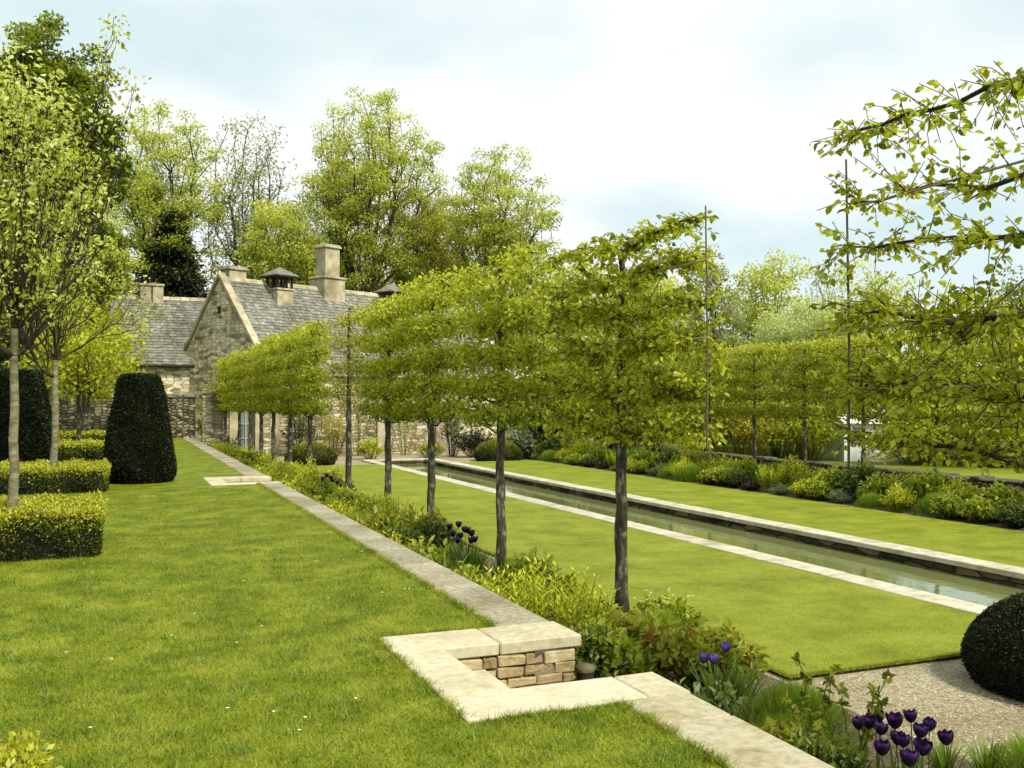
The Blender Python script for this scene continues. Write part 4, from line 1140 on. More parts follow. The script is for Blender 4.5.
with_flowers('green_perennial', 120, .5, .38, 22, .018); with_flowers('variegated_plant', 121, .42, .34, 18, .016); with_flowers('euphorbia_mound', 122, .55, .38, 14, .016); with_flowers('glossy_shrub', 123, .6, .4, 16, .018)
used = {}
treepos = row_y
ordw = ['first', 'second', 'third', 'fourth', 'fifth', 'sixth', 'seventh', 'eighth', 'ninth', 'tenth', 'eleventh', 'twelfth', 'thirteenth', 'fourteenth', 'fifteenth', 'sixteenth', 'seventeenth']


numw = ['one', 'two', 'three', 'four', 'five', 'six', 'seven', 'eight', 'nine', 'ten', 'eleven', 'twelve', 'thirteen', 'fourteen', 'fifteen']


def where_left(x, y):
    side = 'at the terrace wall' if x < 3.75 else ('mid border' if x < 4.6 else 'at the left lawn edge')
    k = sum(1 for t in treepos if y > t)
    if k == 0: pos = 'before whole pleached tree one'
    elif k >= len(treepos): pos = 'past the last pleached tree'
    else: pos = f'between pleached trees {numw[k-1]} and {numw[k]}'
    return side + ', ' + pos


def plant(kind, x, y, s, rz, where, group, white=False):
    me, look, cat = PROT[kind]
    lab = f'{look}, {where}'
    c = used.get(lab, 0); used[lab] = c + 1
    if c: lab = f'{ordw[c]} {look}, {where}'
    if len(lab.replace(',', '').split()) > 16: print('LONG', lab)
    t = empty(kind, (x, y, G + .01), rz, label=lab, cat=cat, group=group)
    s *= 1.08; t.scale = (s, s, s * rt.uniform(.85, 1.1))
    link('foliage', FLOWERED.get(kind, me) if white else me, t)
    return t


# hand placed near the steps
GRP = 'plants in the border below the terrace wall'
near = [('glossy_shrub', 3.42, 6.95, .85, 0), ('variegated_plant', 3.62, 5.85, .8, 0), ('variegated_plant', 3.5, 6.35, .7, 0), ('variegated_plant', 4.0, 5.95, .85, 0), ('red_tinged_peony', 4.45, 6.75, 1.0, 0), ('red_tinged_peony', 4.15, 7.35, 1.0, 0),
        ('lime_spurge', 3.85, 8.0, 1.05, 0), ('lime_spurge', 3.45, 7.7, 1.1, 0), ('lime_spurge', 3.5, 8.45, 1.1, 0), ('green_perennial', 3.55, 6.95, 1.0, 0), ('green_perennial', 5.0, 8.35, .85, 1), ('feathery_perennial', 4.75, 8.0, .75, 0), ('lily_clump', 4.1, 6.05, .9, 0),
        ('lily_clump', 4.35, 6.2, .85, 0), ('lily_clump', 3.95, 5.5, .75, 0), ('feathery_perennial', 4.25, 5.45, .85, 0), ('feathery_perennial', 3.95, 5.05, .85, 0), ('feathery_perennial', 4.55, 5.7, .7, 0), ('red_tinged_peony', 3.75, 4.75, .8, 0), ('glossy_shrub', 3.55, 4.35, .8, 0),
        ('green_perennial', 3.4, 4.7, .75, 0), ('green_perennial', 3.3, 3.6, .8, 0), 
        ('lily_clump', 4.78, 4.62, .55, 0), ('lily_clump', 5.02, 4.5, .6, 0), ('feathery_perennial', 5.2, 4.35, .6, 0), ('lily_clump', 5.4, 4.5, .55, 0), ('green_perennial', 3.4, 9.1, 1.0, 0), ('glossy_shrub', 4.0, 9.0, .9, 0), ('green_perennial', 4.35, 8.6, .8, 0)]
for (k, x, y, s, wf) in near:
    plant(k, x, y, s, rt.random() * 6, where_left(x, y), GRP, bool(wf))
kinds = list(PROT)
y = 9.9; i = 0
seq = ['green_perennial', 'glossy_shrub', 'euphorbia_mound', 'green_perennial', 'lime_spurge', 'lily_clump', 'red_tinged_peony', 'green_perennial', 'euphorbia_mound', 'variegated_plant', 'green_perennial', 'feathery_perennial']
while y < 40:
    for x in (3.4, 4.35):
        k = seq[(i * 5 + (0 if x < 4 else 7)) % len(seq)]
        if 11.7 < y < 13.2 and x > 4: k = 'lily_clump'
        s = rt.uniform(.95, 1.3) * (1.1 if y > 16 else 1)
        if x > 4: s *= .92
        xx, yy = x + rt.uniform(-.15, .15), y + rt.uniform(-.2, .2)
        plant(k, xx, yy, s, rt.random() * 6, where_left(xx, yy), GRP, white=(rt.random() < .12))
    i += 1; y += .62 if y < 20 else .9

# far border beyond the pool
GR2 = 'plants in the border beyond the pool'


def where_right(x, y):
    k = sum(1 for t in fy if y > t)
    side = 'pool side' if x < 15.9 else 'rear'
    pos = f'by far row tree {numw[max(0, k - 1)]}'
    return f'{side} of border beyond pool, {pos}'


seq2 = ['euphorbia_mound', 'feathery_perennial', 'green_perennial', 'silver_cushion', 'lily_clump', 'green_perennial', 'lime_spurge', 'silver_cushion', 'feathery_perennial', 'purple_heuchera', 'green_perennial', 'euphorbia_mound', 'glossy_shrub']
y = 10.6; i = 0
while y < 39.5:
    for j, x in enumerate((15.4, 16.1)):
        k = seq2[(i * 3 + j * 5) % len(seq2)]
        s = rt.uniform(.75, 1.1) * (1.0 if j == 0 else 1.4)
        if k in ('silver_cushion', 'purple_heuchera') and j == 1: k = 'green_perennial'
        xx, yy = x + rt.uniform(-.12, .12), y + rt.uniform(-.2, .2)
        plant(k, xx, yy, s, rt.random() * 6, where_right(xx, yy), GR2, white=(rt.random() < .1))
    i += 1; y += .66


# --- tulips
def petal_mesh(seed, mat, open_=1.0):
    rng = np.random.default_rng(seed); mb = MB()
    for ring, (rr, n0) in enumerate(((.029, 0), (.034, 1.05))):
        for k in range(3):
            a = k * 2.094 + n0 + rng.normal(0, .06); V = []
            for iz in range(7):
                t = iz / 6
                z = t * .070 * rng.uniform(.97, 1.03)
                rad = rr * (math.sin(min(1, t * 1.5) * math.pi / 2) ** .7) * (1 + .12 * open_ * max(0, t - .6) * 2 - .15 * (t > .95))
                hw = 1.12 * math.sin(math.pi * (.16 + .58 * t)) ** .6 * (1 - .75 * max(0, t - .72) * 3.2)
                for iu in range(5):
                    u = (iu - 2) / 2; ang = a + u * hw; rj = rad * (1 - .06 * u * u) + .002 * rng.normal() * (t > .8)
                    V.append((rj * math.cos(ang), rj * math.sin(ang), z - .006 * abs(u) * t))
            q = [(i * 5 + j, i * 5 + j + 1, (i + 1) * 5 + j + 1, (i + 1) * 5 + j) for i in range(6) for j in range(4)]
            mb.add(V, q, np.clip(np.repeat(np.linspace(.25, .8, 6), 4) + rng.normal(0, .08), 0, 1), 0, True)
    return mb.build('flower', mat)


pet = [petal_mesh(i, M['petal'], o) for i, o in enumerate((.5, 1.2, 2.4))]
petv = [petal_mesh(9, M['petal_v'], 1.5), petal_mesh(10, M['petal_v'], 2.5)]


def stem_mesh(h):
    mb = MB(); mb.tube([(0, 0, -h), (.012, 0, -h * .5), (0, 0, .002)], [.0045, .004, .0035], k=7, tone=.55); return mb.build('stem', M['strap'])


def tleaf(seed, h):
    rng = np.random.default_rng(seed); mb = MB(); a = rng.random() * 6.283; o = np.array([math.cos(a), math.sin(a), 0]); side = np.array([-o[1], o[0], 0])
    ts = np.linspace(0, 1, 7); P = np.outer(ts ** 1.6 * h * .3, o) + np.outer(-h + ts * h * .78, [0, 0, 1]); wv = .034 * np.array([.4, .9, 1, .9, .7, .4, .03])
    mb.add(np.concatenate([P + side * wv[:, None] / 2, P - side * wv[:, None] / 2, P - o * .004 * 0]), [(i, i + 1, i + 8, i + 7) for i in range(6)], .5, 0, True)
    return mb.build('leaf', M['strap'])


stm = {}; lfs = [tleaf(i, .46) for i in range(4)]


def tulip(px, py, D, label, group, mats=pet, i=0, s=1.0):
    x, y = at(px, D); z = zat(py, D) - .034
    t = empty('tulip', (x, y, z), rt.random() * 6, label=label, cat='tulip', group=group)
    t.rotation_euler = (rt.normal(0, .08), rt.normal(0, .08), rt.random() * 6)
    h = z - G - .01
    key = round(h, 2)
    if key not in stm: stm[key] = stem_mesh(key)
    f = link('flower', mats[i % len(mats)], t); f.scale = (s, s, s)
    link('stem', stm[key], t)
    for k in range(2): l = link('leaf', lfs[(i + k) % 4], t, rz=k * 2.5 + i)
    return t


NT = 'dark purple tulips in the near clump'
tl = [(857, 723, 5.75, 'leftmost dark tulip of the near clump, half hidden behind the red edged bush'), (866, 722, 5.65, 'second dark tulip from the left in the near clump'), (874, 718, 5.8, 'small tulip high at the left of the near clump, behind two others'),
      (878, 728, 5.55, 'rounded violet tulip at the left of the near clump, above the open cup'), (880, 748, 5.3, 'low open cup tulip, front left of the near clump'), (893, 722, 5.6, 'broad dark tulip left of centre in the near clump'),
      (901, 740, 5.4, 'near black tulip in the middle of the near clump'), (895, 738, 5.5, 'narrow dark tulip tucked left behind the middle one of the near clump'), (907, 759, 5.15, 'lowest tulip at the bottom edge of the photo'), (909, 716, 5.7, 'highest violet purple tulip in the middle of the near clump'),
      (918, 731, 5.5, 'bright purple tulip right of centre in the near clump'), (920, 748, 5.3, 'lower tulip right of centre in the near clump'), (927, 724, 5.6, 'back right tulip of the near clump behind the bright purple one'), (944, 738, 5.45, 'rightmost violet tulip of the near clump')]
for i, (px, py, D, lab) in enumerate(tl): tulip(px, py, D, lab, NT, pet, i, 1.12 + .1 * (i % 3))
for i, (px, py, D, lab) in enumerate([(724.5, 647, 7.3, 'single light violet tulip standing highest beside the lawn edge'), (702, 658, 7.1, 'left of two low violet tulips among strap leaves'), (713, 659, 7.05, 'right of two low violet tulips among strap leaves')]):
    tulip(px, py, D, lab, 'violet tulips by the lawn edge', petv, i, 1.1)
rt2 = np.random.default_rng(8)
cl3 = [(450, 527), (459, 525), (468, 531), (453, 534), (461, 536), (472, 534), (458, 541), (471, 541), (475, 540), (465, 530)]
d3 = ['top left', 'topmost', 'upper right', 'left', 'central', 'right', 'lower left', 'lower right', 'lowest right', 'upper central']
for i, (px, py) in enumerate(cl3): tulip(px, py, 12.6 + rt2.uniform(-.3, .3), d3[i] + ' purple tulip in the clump between the second and third pleached trees', 'purple tulips between second and third trees', pet, i, 1.25)
for i, (px, py) in enumerate([(417, 548), (422, 549), (427, 551)]): tulip(px, py, 12.2, ['left', 'middle', 'right'][i] + ' of three low violet tulips beside the coping', 'low violet tulips beside the coping', petv, i, .95)
for i, (px, py) in enumerate([(323, 479), (327, 476), (331, 478), (333, 481), (338, 483)]): tulip(px, py, 20.5, ['first', 'second', 'third', 'fourth', 'fifth'][i] + ' dark tulip from the left in the distant clump before the golden dome', 'distant dark tulips', pet, i, 1.3)

# rose stems with few leaves beside the tulips
mb = MB(); mm = MB(); rq = np.random.default_rng(77)
for k in range(4):
    a = rq.random() * 6.283; h = rq.uniform(.5, .78); tip = np.array([math.cos(a) * .22, math.sin(a) * .22, h]); pts = np.array([tip * np.array([t, t, 1]) * np.array([1, 1, t ** .8]) + rq.normal(0, .01, 3) for t in np.linspace(0, 1, 7)])
    mb.tube(pts, np.linspace(.006, .003, 7), k=6, tone=.5)
    Pn = np.repeat(pts[2:], 7, axis=0) + rq.normal(0, .012, (35, 3)); A = unit(rdir(rq, 35) + np.array([0, 0, .2]))
    mm.leaves(Pn, A, unit(rdir(rq, 35) + np.array([0, 0, 1.5])), .055, .035, tone=np.clip(rq.normal(.6, .25, 35), 0, 1.02), shape=6)
stem_me, fol_me = mb.build('stems', M['strap']), mm.build('foliage', M['pl_red'])
for i, (px, D, lab) in enumerate([(848, 5.9, 'sparse rose with bronze leaves on bare stems left of the near tulips'), (815, 6.0, 'sparse rose at the gravel edge, taller stem above the bushy plant')]):
    x, y = at(px, D); t = empty('rose_bush', (x, y, G + .01), i * 2.0, label=lab, cat='rose', group='roses by the gravel')
    t.scale = (1, 1, .95 if i < 2 else .75)
    link('stems', stem_me, t); link('foliage', fol_me, t)

# ------------------------------------------------------------------ walls
w1 = empty('rubble_wall', (0, 42.6, 0), label='old rubble stone garden wall behind the yew cone and young trees', cat='wall')
mb = MB(); mb.box(-16, 3.0, -.2, .25, -1.1, 1.66); link('wall_body', mb.build('wall_body', M['rubble_dark']), w1)
mb = MB(); x = -16
while x < 3.0:
    L = rs.uniform(.25, .5); mb.rbox(x, min(x + L - .01, 3.02), -.25, .30, 1.663, 1.663 + rs.uniform(.09, .17), b=.02, jit=.012, rng=rs, tone=rs.random()); x += L
link('coping', mb.build('coping', M['tile']), w1)

w2 = empty('garden_wall', (0, 41.9, G), label='pale stone wall with a doorway behind the far end of the pool', cat='wall')
DX0, DX1 = 4.65, 5.35     # doorway
mb = MB()
mb.box(3.25, DX0, 0, .45, -.1, 2.62); mb.box(DX1, 15.0, 0, .45, -.1, 2.62); mb.box(DX0, DX1, 0, .45, 2.35, 2.62)
link('wall_body', mb.build('wall_body', M['rubble_pale']), w2)
mb = MB(); mb.box(3.2, 15.05, -.06, .5, 2.622, 2.72); link('coping', mb.build('coping', M['ashlar']), w2)
dr = MB()
dr.box(DX0 + .002, DX1 - .002, .20, .24, .05, 2.3); dro = link('door', dr.build('door', M['glass']), w2)
mb = MB()
for xx in (DX0 + .03, (DX0 + DX1) / 2, DX1 - .03): mb.box(xx - .025, xx + .025, .15, .198, .05, 2.3)
for zz2 in (.1, .75, 1.35, 1.95, 2.27): mb.box(DX0 + .057, (DX0 + DX1) / 2 - .027, .155, .197, zz2 - .02, zz2 + .02); mb.box((DX0 + DX1) / 2 + .027, DX1 - .057, .155, .197, zz2 - .02, zz2 + .02)
link('glazing_bars', mb.build('glazing_bars', M['frame']), dro)
for (xa, xb) in ((DX0 - .34, DX0 - .002), (DX1 + .002, DX1 + .34), (DX1 + .75, DX1 + 1.0)):
    mb = MB(); mb.rbox(xa, xb, -.07, -.003, -.05, 2.5, b=.015, tone=.6); link('stone_jamb', mb.build('stone_jamb', M['ashlar']), w2)
for (xa, xb) in ((10.6, 11.15), (13.3, 13.9)):
    mb = MB(); mb.box(xa, xb, -.10, -.003, -.05, 2.6); link('pilaster', mb.build('pilaster', M['ashlar']), w2)

w3 = empty('low_stone_wall', (19.0, 0, G), label='low mossy brown stone wall behind the far row of pleached trees', cat='wall')
mb = MB(); mb.box(0, .4, -6, 42.2, -.3, .45); link('wall_body', mb.build('wall_body', M['rubble_dark']), w3)
mb = MB(); y = -6
while y < 42.2:
    L = rs.uniform(.3, .7); mb.rbox(-.05, .45, y, min(y + L - .01, 42.2), .453, .453 + rs.uniform(.05, .10), b=.02, jit=.012, rng=rs, tone=rs.random() * .4); y += L
link('coping', mb.build('coping', M['wall_cap']), w3)


# climbers and shrubs at walls
def shrub(px, D, r, h, mat, seed, label, z0=G, L=.10, n=1500, name='wall_shrub', stretch=(1, 1, 1), lo=.1, hi=.9):
    x, y = at(px, D)
    t = empty(name, (x, y, z0), label=label, cat='shrub'); t.scale = stretch
    link('foliage', mound(seed, r, h, n, L, L * .6, mat, lo=lo, hi=hi), t)
    return t


shrub(300, 40.3, .9, 2.3, 'pl_dark', 201, 'dark climber against the pale wall left of the first golden dome', n=1100)
shrub(334, 40.6, .8, 1.9, 'leaf_bronze', 202, 'bronze wall shrub behind the golden dome at the left lawn end', n=900)
shrub(358, 41.0, .9, 2.4, 'leaf_wood_pale', 203, 'thin pale climber trained on the stone wall between trees four and five', n=420)
shrub(405, 41.5, .9, 2.2, 'leaf_wood_pale', 204, 'airy climber on the pale wall behind the far end of the pool', n=420)
shrub(370, 38.5, .7, .9, 'pl_lime', 205, 'low yellow green shrub at the foot of the pale wall', n=800)
shrub(452, 40.5, .75, 2.2, 'pl_dark', 206, 'tall dark shrub against the wall behind the pool end', n=900)
shrub(476, 40.0, 1.0, 1.2, 'leaf_ever', 207, 'dark clipped bush just left of the right golden dome', n=1800)
shrub(428, 39.8, .8, .7, 'pl_green', 208, 'low green shrub behind the far pool coping', n=800)
shrub(228, 40.5, .6, 1.1, 'pl_dark', 209, 'small dark shrub at the corner by the wall doorway', n=800)
shrub(212, 44.5, .8, 3.3, 'leaf_bronze', 210, 'dark bronze climber at the foot of the house gable', z0=-.1, n=900)
shrub(205, 41.2, .5, .9, 'pl_green', 211, 'small green shrub where the rubble wall meets the border', z0=0, n=500)
for i, (px, D, r, h, mt_) in enumerate([(545, 40, 1.5, 2.4, 'leaf_ever'), (600, 40.5, 1.6, 2.6, 'leaf_ever'), (650, 39.5, 1.5, 2.3, 'leaf_dark'), (700, 41, 1.6, 3.2, 'leaf_wood'), (575, 38, .9, 1.3, 'pl_cream'), (520, 38.5, .7, 1.3, 'pl_silver')]):
    shrub(px, D, r, h, mt_, 220 + i, ['dark evergreen bush behind the second pleached tree foliage', 'dark evergreen bush closing the far right corner of the garden', 'dark maple bush in the far right corner', 'tall light green bush in the far right corner',
          'cream flowering shrub in the far corner border', 'silver shrub right of the right golden dome'][i], L=.14, n=2200)

# ------------------------------------------------------------------ house


def roof(mb, x0, x1, run, zr, ze, side, course=.22, tile=.28, rng=None, y0=0.0, x_lo=None):
    """stone tiles on a slope from ridge (y=y0,z=zr) to eave (y=y0+side*run,z=ze)"""
    sl = math.hypot(run, zr - ze); n = int(sl / course); dirv = np.array([0, side * run, ze - zr]) / sl
    nor = np.array([0, side * (zr - ze), run]) / sl
    for i in range(n + 1):
        s0 = i * sl / (n + 1); s1 = s0 + sl / (n + 1) * 1.35
        x = x0 - rng.uniform(0, tile)
        while x < x1:
            w_ = tile * rng.uniform(.6, 1.4); xa, xb = max(x, x0), min(x + w_ - .008, x1); x += w_
            if xb - xa < .03: continue
            up = .012 + rng.uniform(0, .014); dn = .045 + rng.uniform(0, .022)
            a = np.array([0, y0, zr]) + dirv * s0; b = np.array([0, y0, zr]) + dirv * (s1 + rng.uniform(-.02, .02))
            V = [np.array([xa, 0, 0]) + a + nor * up, np.array([xb, 0, 0]) + a + nor * up, np.array([xb, 0, 0]) + b + nor * dn, np.array([xa, 0, 0]) + b + nor * dn,
                 np.array([xa, 0, 0]) + b - nor * .01, np.array([xb, 0, 0]) + b - nor * .01]
            t = rng.random()
            mb.add(V, [(0, 1, 2, 3) if side < 0 else (3, 2, 1, 0), (3, 2, 5, 4) if side < 0 else (4, 5, 2, 3)], t, 0)
    V = [(x0, y0, zr), (x1, y0, zr), (x1, y0 + side * run, ze), (x0, y0 + side * run, ze)]
    mb.add(V, [(0, 1, 2, 3)], .1, 0)


def gable_body(mb, x0, x1, hw, z0, ze, zr, t=0.0, y0=0.0):
    V = [(x, y0 + y, z) for x in (x0, x1) for (y, z) in ((-hw, z0), (hw, z0), (hw, ze), (0, zr - .05), (-hw, ze))]
    mb.add(V[:5], [(0, 4, 3, 2, 1)], .5); mb.add(V[5:], [(0, 1, 2, 3, 4)], .5)
    mb.add([V[0], V[4], V[9], V[5]], [(0, 3, 2, 1)], .5); mb.add([V[1], V[2], V[7], V[6]], [(0, 3, 2, 1)], .5)


hx, hy = at(219, 48.0)
house = empty('stone_house', (hx, hy, G), R(28), label='cotswold stone house with a steep gable and tall chimney behind the pleached hedge', cat='house')
ZR = zat(275, 48) - G - .15; HW = 3.75; ZE = ZR - HW * 1.2; LEN = 17.0
mb = MB(); gable_body(mb, 0, LEN, HW, -.2, ZE, ZR); link('wall', mb.build('wall', M['gable']), house)
rr = np.random.default_rng(44)
mb = MB(); roof(mb, .16, LEN, HW + .25, ZR, ZE - .3, -1, rng=rr); roof(mb, .16, LEN, HW + .25, ZR, ZE - .3, 1, rng=rr, course=.3, tile=.45)
rf = link('roof', mb.build('roof', M['tile']), house)
# gable parapet stones
mb = MB()
for sgn in (-1, 1):
    n = 9; sl = math.hypot(HW + .3, (HW + .3) * 1.2)
    for i in range(n):
        a = i / n; b = (i + 1) / n - .004
        ya, yb = sgn * (HW + .3) * a, sgn * (HW + .3) * b; za, zb = ZR + .10 - (HW + .3) * 1.2 * a, ZR + .10 - (HW + .3) * 1.2 * b
        V = [(x, y, z + dz) for x in (-.10, .30) for (y, z) in ((ya, za), (yb, zb)) for dz in (0, .20)]
        q = [(0, 1, 3, 2), (4, 6, 7, 5), (0, 4, 5, 1), (2, 3, 7, 6), (1, 5, 7, 3), (0, 2, 6, 4)]
        mb.add(V, q, rr.random())
link('gable_coping', mb.build('gable_coping', M['ashlar']), house)
mb = MB(); mb.box(-.03, .0 - .003, -.12, .12, ZR - 1.75, ZR - 1.40); link('vent_slit', mb.build('vent_slit', M['dark_wood']), house)
mb = MB(); x = .35
while x < LEN:
    L = .5; V = [(x, -.17, ZR - .10), (x, 0, ZR + .13), (x, .17, ZR - .10), (x + L - .01, -.17, ZR - .10), (x + L - .01, 0, ZR + .13), (x + L - .01, .17, ZR - .10)]
    mb.add(V, [(0, 3, 4, 1), (1, 4, 5, 2)], rr.random()); x += L
link('ridge_tiles', mb.build('ridge_tiles', M['ashlar']), rf)


def chimney(x, y, w_, d_, z0, zt, base=None, lab=None):
    mb = MB()
    if base: mb.rbox(x - w_ / 2 - .22, x + w_ / 2 + .22, y - d_ / 2 - .2, y + d_ / 2 + .2, z0, base, b=.02); mb.rbox(x - w_ / 2 - .30, x + w_ / 2 + .30, y - d_ / 2 - .28, y + d_ / 2 + .28, base + .003, base + .12, b=.03)
    mb.rbox(x - w_ / 2, x + w_ / 2, y - d_ / 2, y + d_ / 2, (base + .123) if base else z0, zt - .20, b=.02)
    mb.rbox(x - w_ / 2 - .09, x + w_ / 2 + .09, y - d_ / 2 - .09, y + d_ / 2 + .09, zt - .197, zt - .08, b=.03); mb.rbox(x - w_ / 2 - .04, x + w_ / 2 + .04, y - d_ / 2 - .04, y + d_ / 2 + .04, zt - .077, zt, b=.02)
    return link('chimney', mb.build('chimney', M['ashlar']), house)


chimney(6.8, 0, 1.0, .85, ZR - .9, ZR + 2.45, base=ZR + .55)
chimney(1.15, .5, 1.0, .8, ZR - 1.2, ZR + .72)


def cupola(x, y, zb, s=1.0):
    c = empty('x', (x, y, zb))
    mb = MB(); mb.rbox(-.62 * s, .62 * s, -.62 * s, .62 * s, -.9, .0, b=.02); mb.rbox(-.70 * s, .70 * s, -.70 * s, .70 * s, .003, .10, b=.02)
    me = mb.build('cupola', M['ashlar']); bpy.data.objects.remove(c)
    o = link('cupola', me, rf, (x, y, zb))
    for (px_, py_) in ((-1, -1), (1, -1), (1, 1), (-1, 1), (0, -1), (0, 1), (-1, 0), (1, 0)):
        mb = MB(); mb.box(px_ * .54 * s - .05, px_ * .54 * s + .05, py_ * .54 * s - .05, py_ * .54 * s + .05, .103, .68)
        o2 = mb.build('cupola_post', M['dark_wood'])
        pp = link('cupola_post', o2, rf, (x, y, zb))
    mb = MB(); e = .92 * s
    V = [(-e, -e, .68), (e, -e, .68), (e, e, .68), (-e, e, .68), (-e, -e, .76), (e, -e, .76), (e, e, .76), (-e, e, .76), (0, 0, 1.25)]
    mb.add(V, [(0, 3, 2, 1), (0, 1, 5, 4), (1, 2, 6, 5), (2, 3, 7, 6), (3, 0, 4, 7)], .0, 1); mb.add(V, [(4, 5, 8), (5, 6, 8), (6, 7, 8), (7, 4, 8)], .5)
    link('cupola_roof', mb.build('cupola_roof', [M['tile'], M['dark_wood']]), rf, (x, y, zb))


cupola(3.2, -.55, ZR - .40, .80)
cupola(11.2, -.4, ZR - .55, .85)

# left wing
wing = empty('cottage_wing', (0, 55.0, G), label='lower stone cottage wing with a long tiled roof and squat chimney left of the gable', cat='house')
ZR2, ZE2, RUN2 = zat(297, 51) - G, zat(364, 49) - G, 3.0
mb = MB(); gable_body(mb, -.5, 4.6, RUN2 - .25, -.2, ZE2 + .2, ZR2); link('wall', mb.build('wall', M['gable']), wing)
mb = MB(); roof(mb, -.4, 5.3, RUN2, ZR2, ZE2, -1, rng=rr, course=.20, tile=.27); roof(mb, -.4, 5.3, RUN2, ZR2, ZE2, 1, rng=rr, course=.3, tile=.45)
rf2 = link('roof', mb.build('roof', M['tile']), wing)
mb = MB(); x = -.4
while x < 5.2: mb.add([(x, -.16, ZR2 - .08), (x, 0, ZR2 + .12), (x, .16, ZR2 - .08), (x + .48, -.16, ZR2 - .08), (x + .48, 0, ZR2 + .12), (x + .48, .16, ZR2 - .08)], [(0, 3, 4, 1), (1, 4, 5, 2)], rr.random()); x += .5
link('ridge_tiles', mb.build('ridge_tiles', M['ashlar']), rf2)
for x in (1.35, 1.95):
    mb = MB(); mb.rbox(x - .27, x + .27, -.3, .3, ZR2 - .6, ZR2 + .62, b=.02); mb.rbox(x - .33, x + .33, -.36, .36, ZR2 + .623, ZR2 + .75, b=.03)
    link('chimney', mb.build('chimney', M['ashlar']), rf2)
mb = MB(); mb.tube([(-.4, -3.1, ZE2 - .1), (5.0, -3.1, ZE2 - .1)], [.07, .07], k=8); link('gutter', mb.build('gutter', M['dark_wood']), wing)

# pale garden building glimpsed at the right
sx_, sy_ = at(862, 37)
sh_ = empty('garden_building', (sx_, sy_, G), -YAW, label='small white garden building glimpsed through branches right of the pool', cat='building')
mb = MB(); gable_body(mb, -1.1, 1.1, 1.2, 0, 1.55, 1.95); link('wall', mb.build('wall', M['white']), sh_)
for wx in (-.55, .5):
    mb = MB(); mb.box(wx - .22, wx + .22, -1.23, -1.203, .75, 1.35); link('window', mb.build('window', M['glass']), sh_)
mb = MB(); V = [(-1.2, -1.35, 1.50), (1.2, -1.35, 1.50), (1.2, 0, 1.98), (-1.2, 0, 1.98), (1.2, 1.35, 1.50), (-1.2, 1.35, 1.50)]; mb.add(V, [(0, 1, 2, 3), (3, 2, 4, 5)], .5); link('roof', mb.build('roof', M['white']), sh_)


# ------------------------------------------------------------------ background trees
def bg(name, px, D, top, half_px, crown_bottom_py, label, leaf, seed, ncl=130, per=70, spread=1.0, L=.26, amp=.35, tones=(.1, .95), fork=.35, tr=.4, flat=.6, z0=G, limbs=7, group='trees beyond the garden', shape_fn=None):
    x, y = at(px, D); H = zat(top, D) - z0; cr = half_px * D / F; cz0 = max(.5, zat(crown_bottom_py, D) - z0)
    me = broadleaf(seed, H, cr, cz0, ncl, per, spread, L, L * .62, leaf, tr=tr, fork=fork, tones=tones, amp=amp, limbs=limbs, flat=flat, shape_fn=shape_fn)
    return put_tree(name, me, (x, y, z0), label, group=group, rz=0)


bg('maple_tree', 18, 46, 16, 84, 330, 'tall dense dark green maple rising behind the young trees at the top left', 'leaf_dark', 301, ncl=520, per=240, spread=.75, L=.20, amp=.3, z0=0, tr=.35, fork=.2)
bg('ash_tree', 158, 70, 118, 54, 300, 'open spring tree with yellow green foliage left of the chimneys', 'leaf_wood', 302, ncl=420, per=85, spread=.70, L=.18, fork=.30, tr=.35)


def cone_shape(C, rng):
    z0, z1 = C[:, 2].min(), C[:, 2].max(); t = (C[:, 2] - z0) / (z1 - z0)
    c = C.copy(); f = np.clip(1.25 - 1.05 * t, .15, 1.1); c[:, 0] *= f; c[:, 1] *= f; return c


bg('yew_tree', 172, 68, 222, 30, 330, 'very dark evergreen tree behind the cottage wing chimney', 'leaf_ever', 303, ncl=200, per=110, spread=.8, L=.26, fork=.15, tr=.3, shape_fn=cone_shape, tones=(.1, .9))
bg('bare_tree', 252, 74, 130, 44, 320, 'sparse almost bare tree between the ash and the tall lime tree', 'leaf_wood_pale', 304, ncl=420, per=26, spread=.9, L=.20, fork=.25, tr=.32)
bg('ash_tree', 285, 68, 195, 40, 320, 'lower yellow green tree standing over the roof cupola', 'leaf_wood', 305, ncl=170, per=80, spread=.9, L=.22, tr=.25)
bg('lime_tree', 365, 72, 104, 68, 300, 'tallest broad lime tree with bright spring foliage behind the chimney', 'leaf_wood', 306, ncl=560, per=88, spread=.78, L=.18, fork=.28, tr=.45)
bg('lime_tree', 325, 78, 215, 45, 320, 'lower lime tree filling in just left of the big chimney', 'leaf_wood', 307, ncl=230, per=62, spread=.85, L=.19, tr=.3)
bg('oak_tree', 432, 76, 192, 42, 320, 'bronze green tree between the tallest lime and the rounded ash', 'leaf_bronze', 308, ncl=330, per=80, spread=.80, L=.18, tr=.3)
bg('ash_tree', 497, 68, 160, 50, 290, 'rounded ash tree with visible dark limbs above the pleached hedge', 'leaf_wood', 309, ncl=330, per=80, spread=.70, L=.17, fork=.34, tr=.28)
bg('oak_tree', 470, 84, 255, 60, 350, 'low bushy tree in the gap behind the pleached hedge', 'leaf_bronze', 310, ncl=110, per=50, spread=1.2, L=.26, tr=.3)
bg('lime_tree', 395, 84, 235, 50, 340, 'low lime tree behind the house roof end', 'leaf_wood', 311, ncl=120, per=50, spread=1.1, L=.25, tr=.3)
bg('lime_tree', 560, 70, 268, 60, 380, 'bushy lime tree behind the nearest whole pleached tree', 'leaf_wood', 312, ncl=180, per=95, spread=1.1, L=.24, tr=.3)
bg('lime_tree', 640, 62, 262, 55, 390, 'bushy lime tree behind the cane frame', 'leaf_wood', 313, ncl=180, per=95, spread=1.0, L=.22, tr=.3)
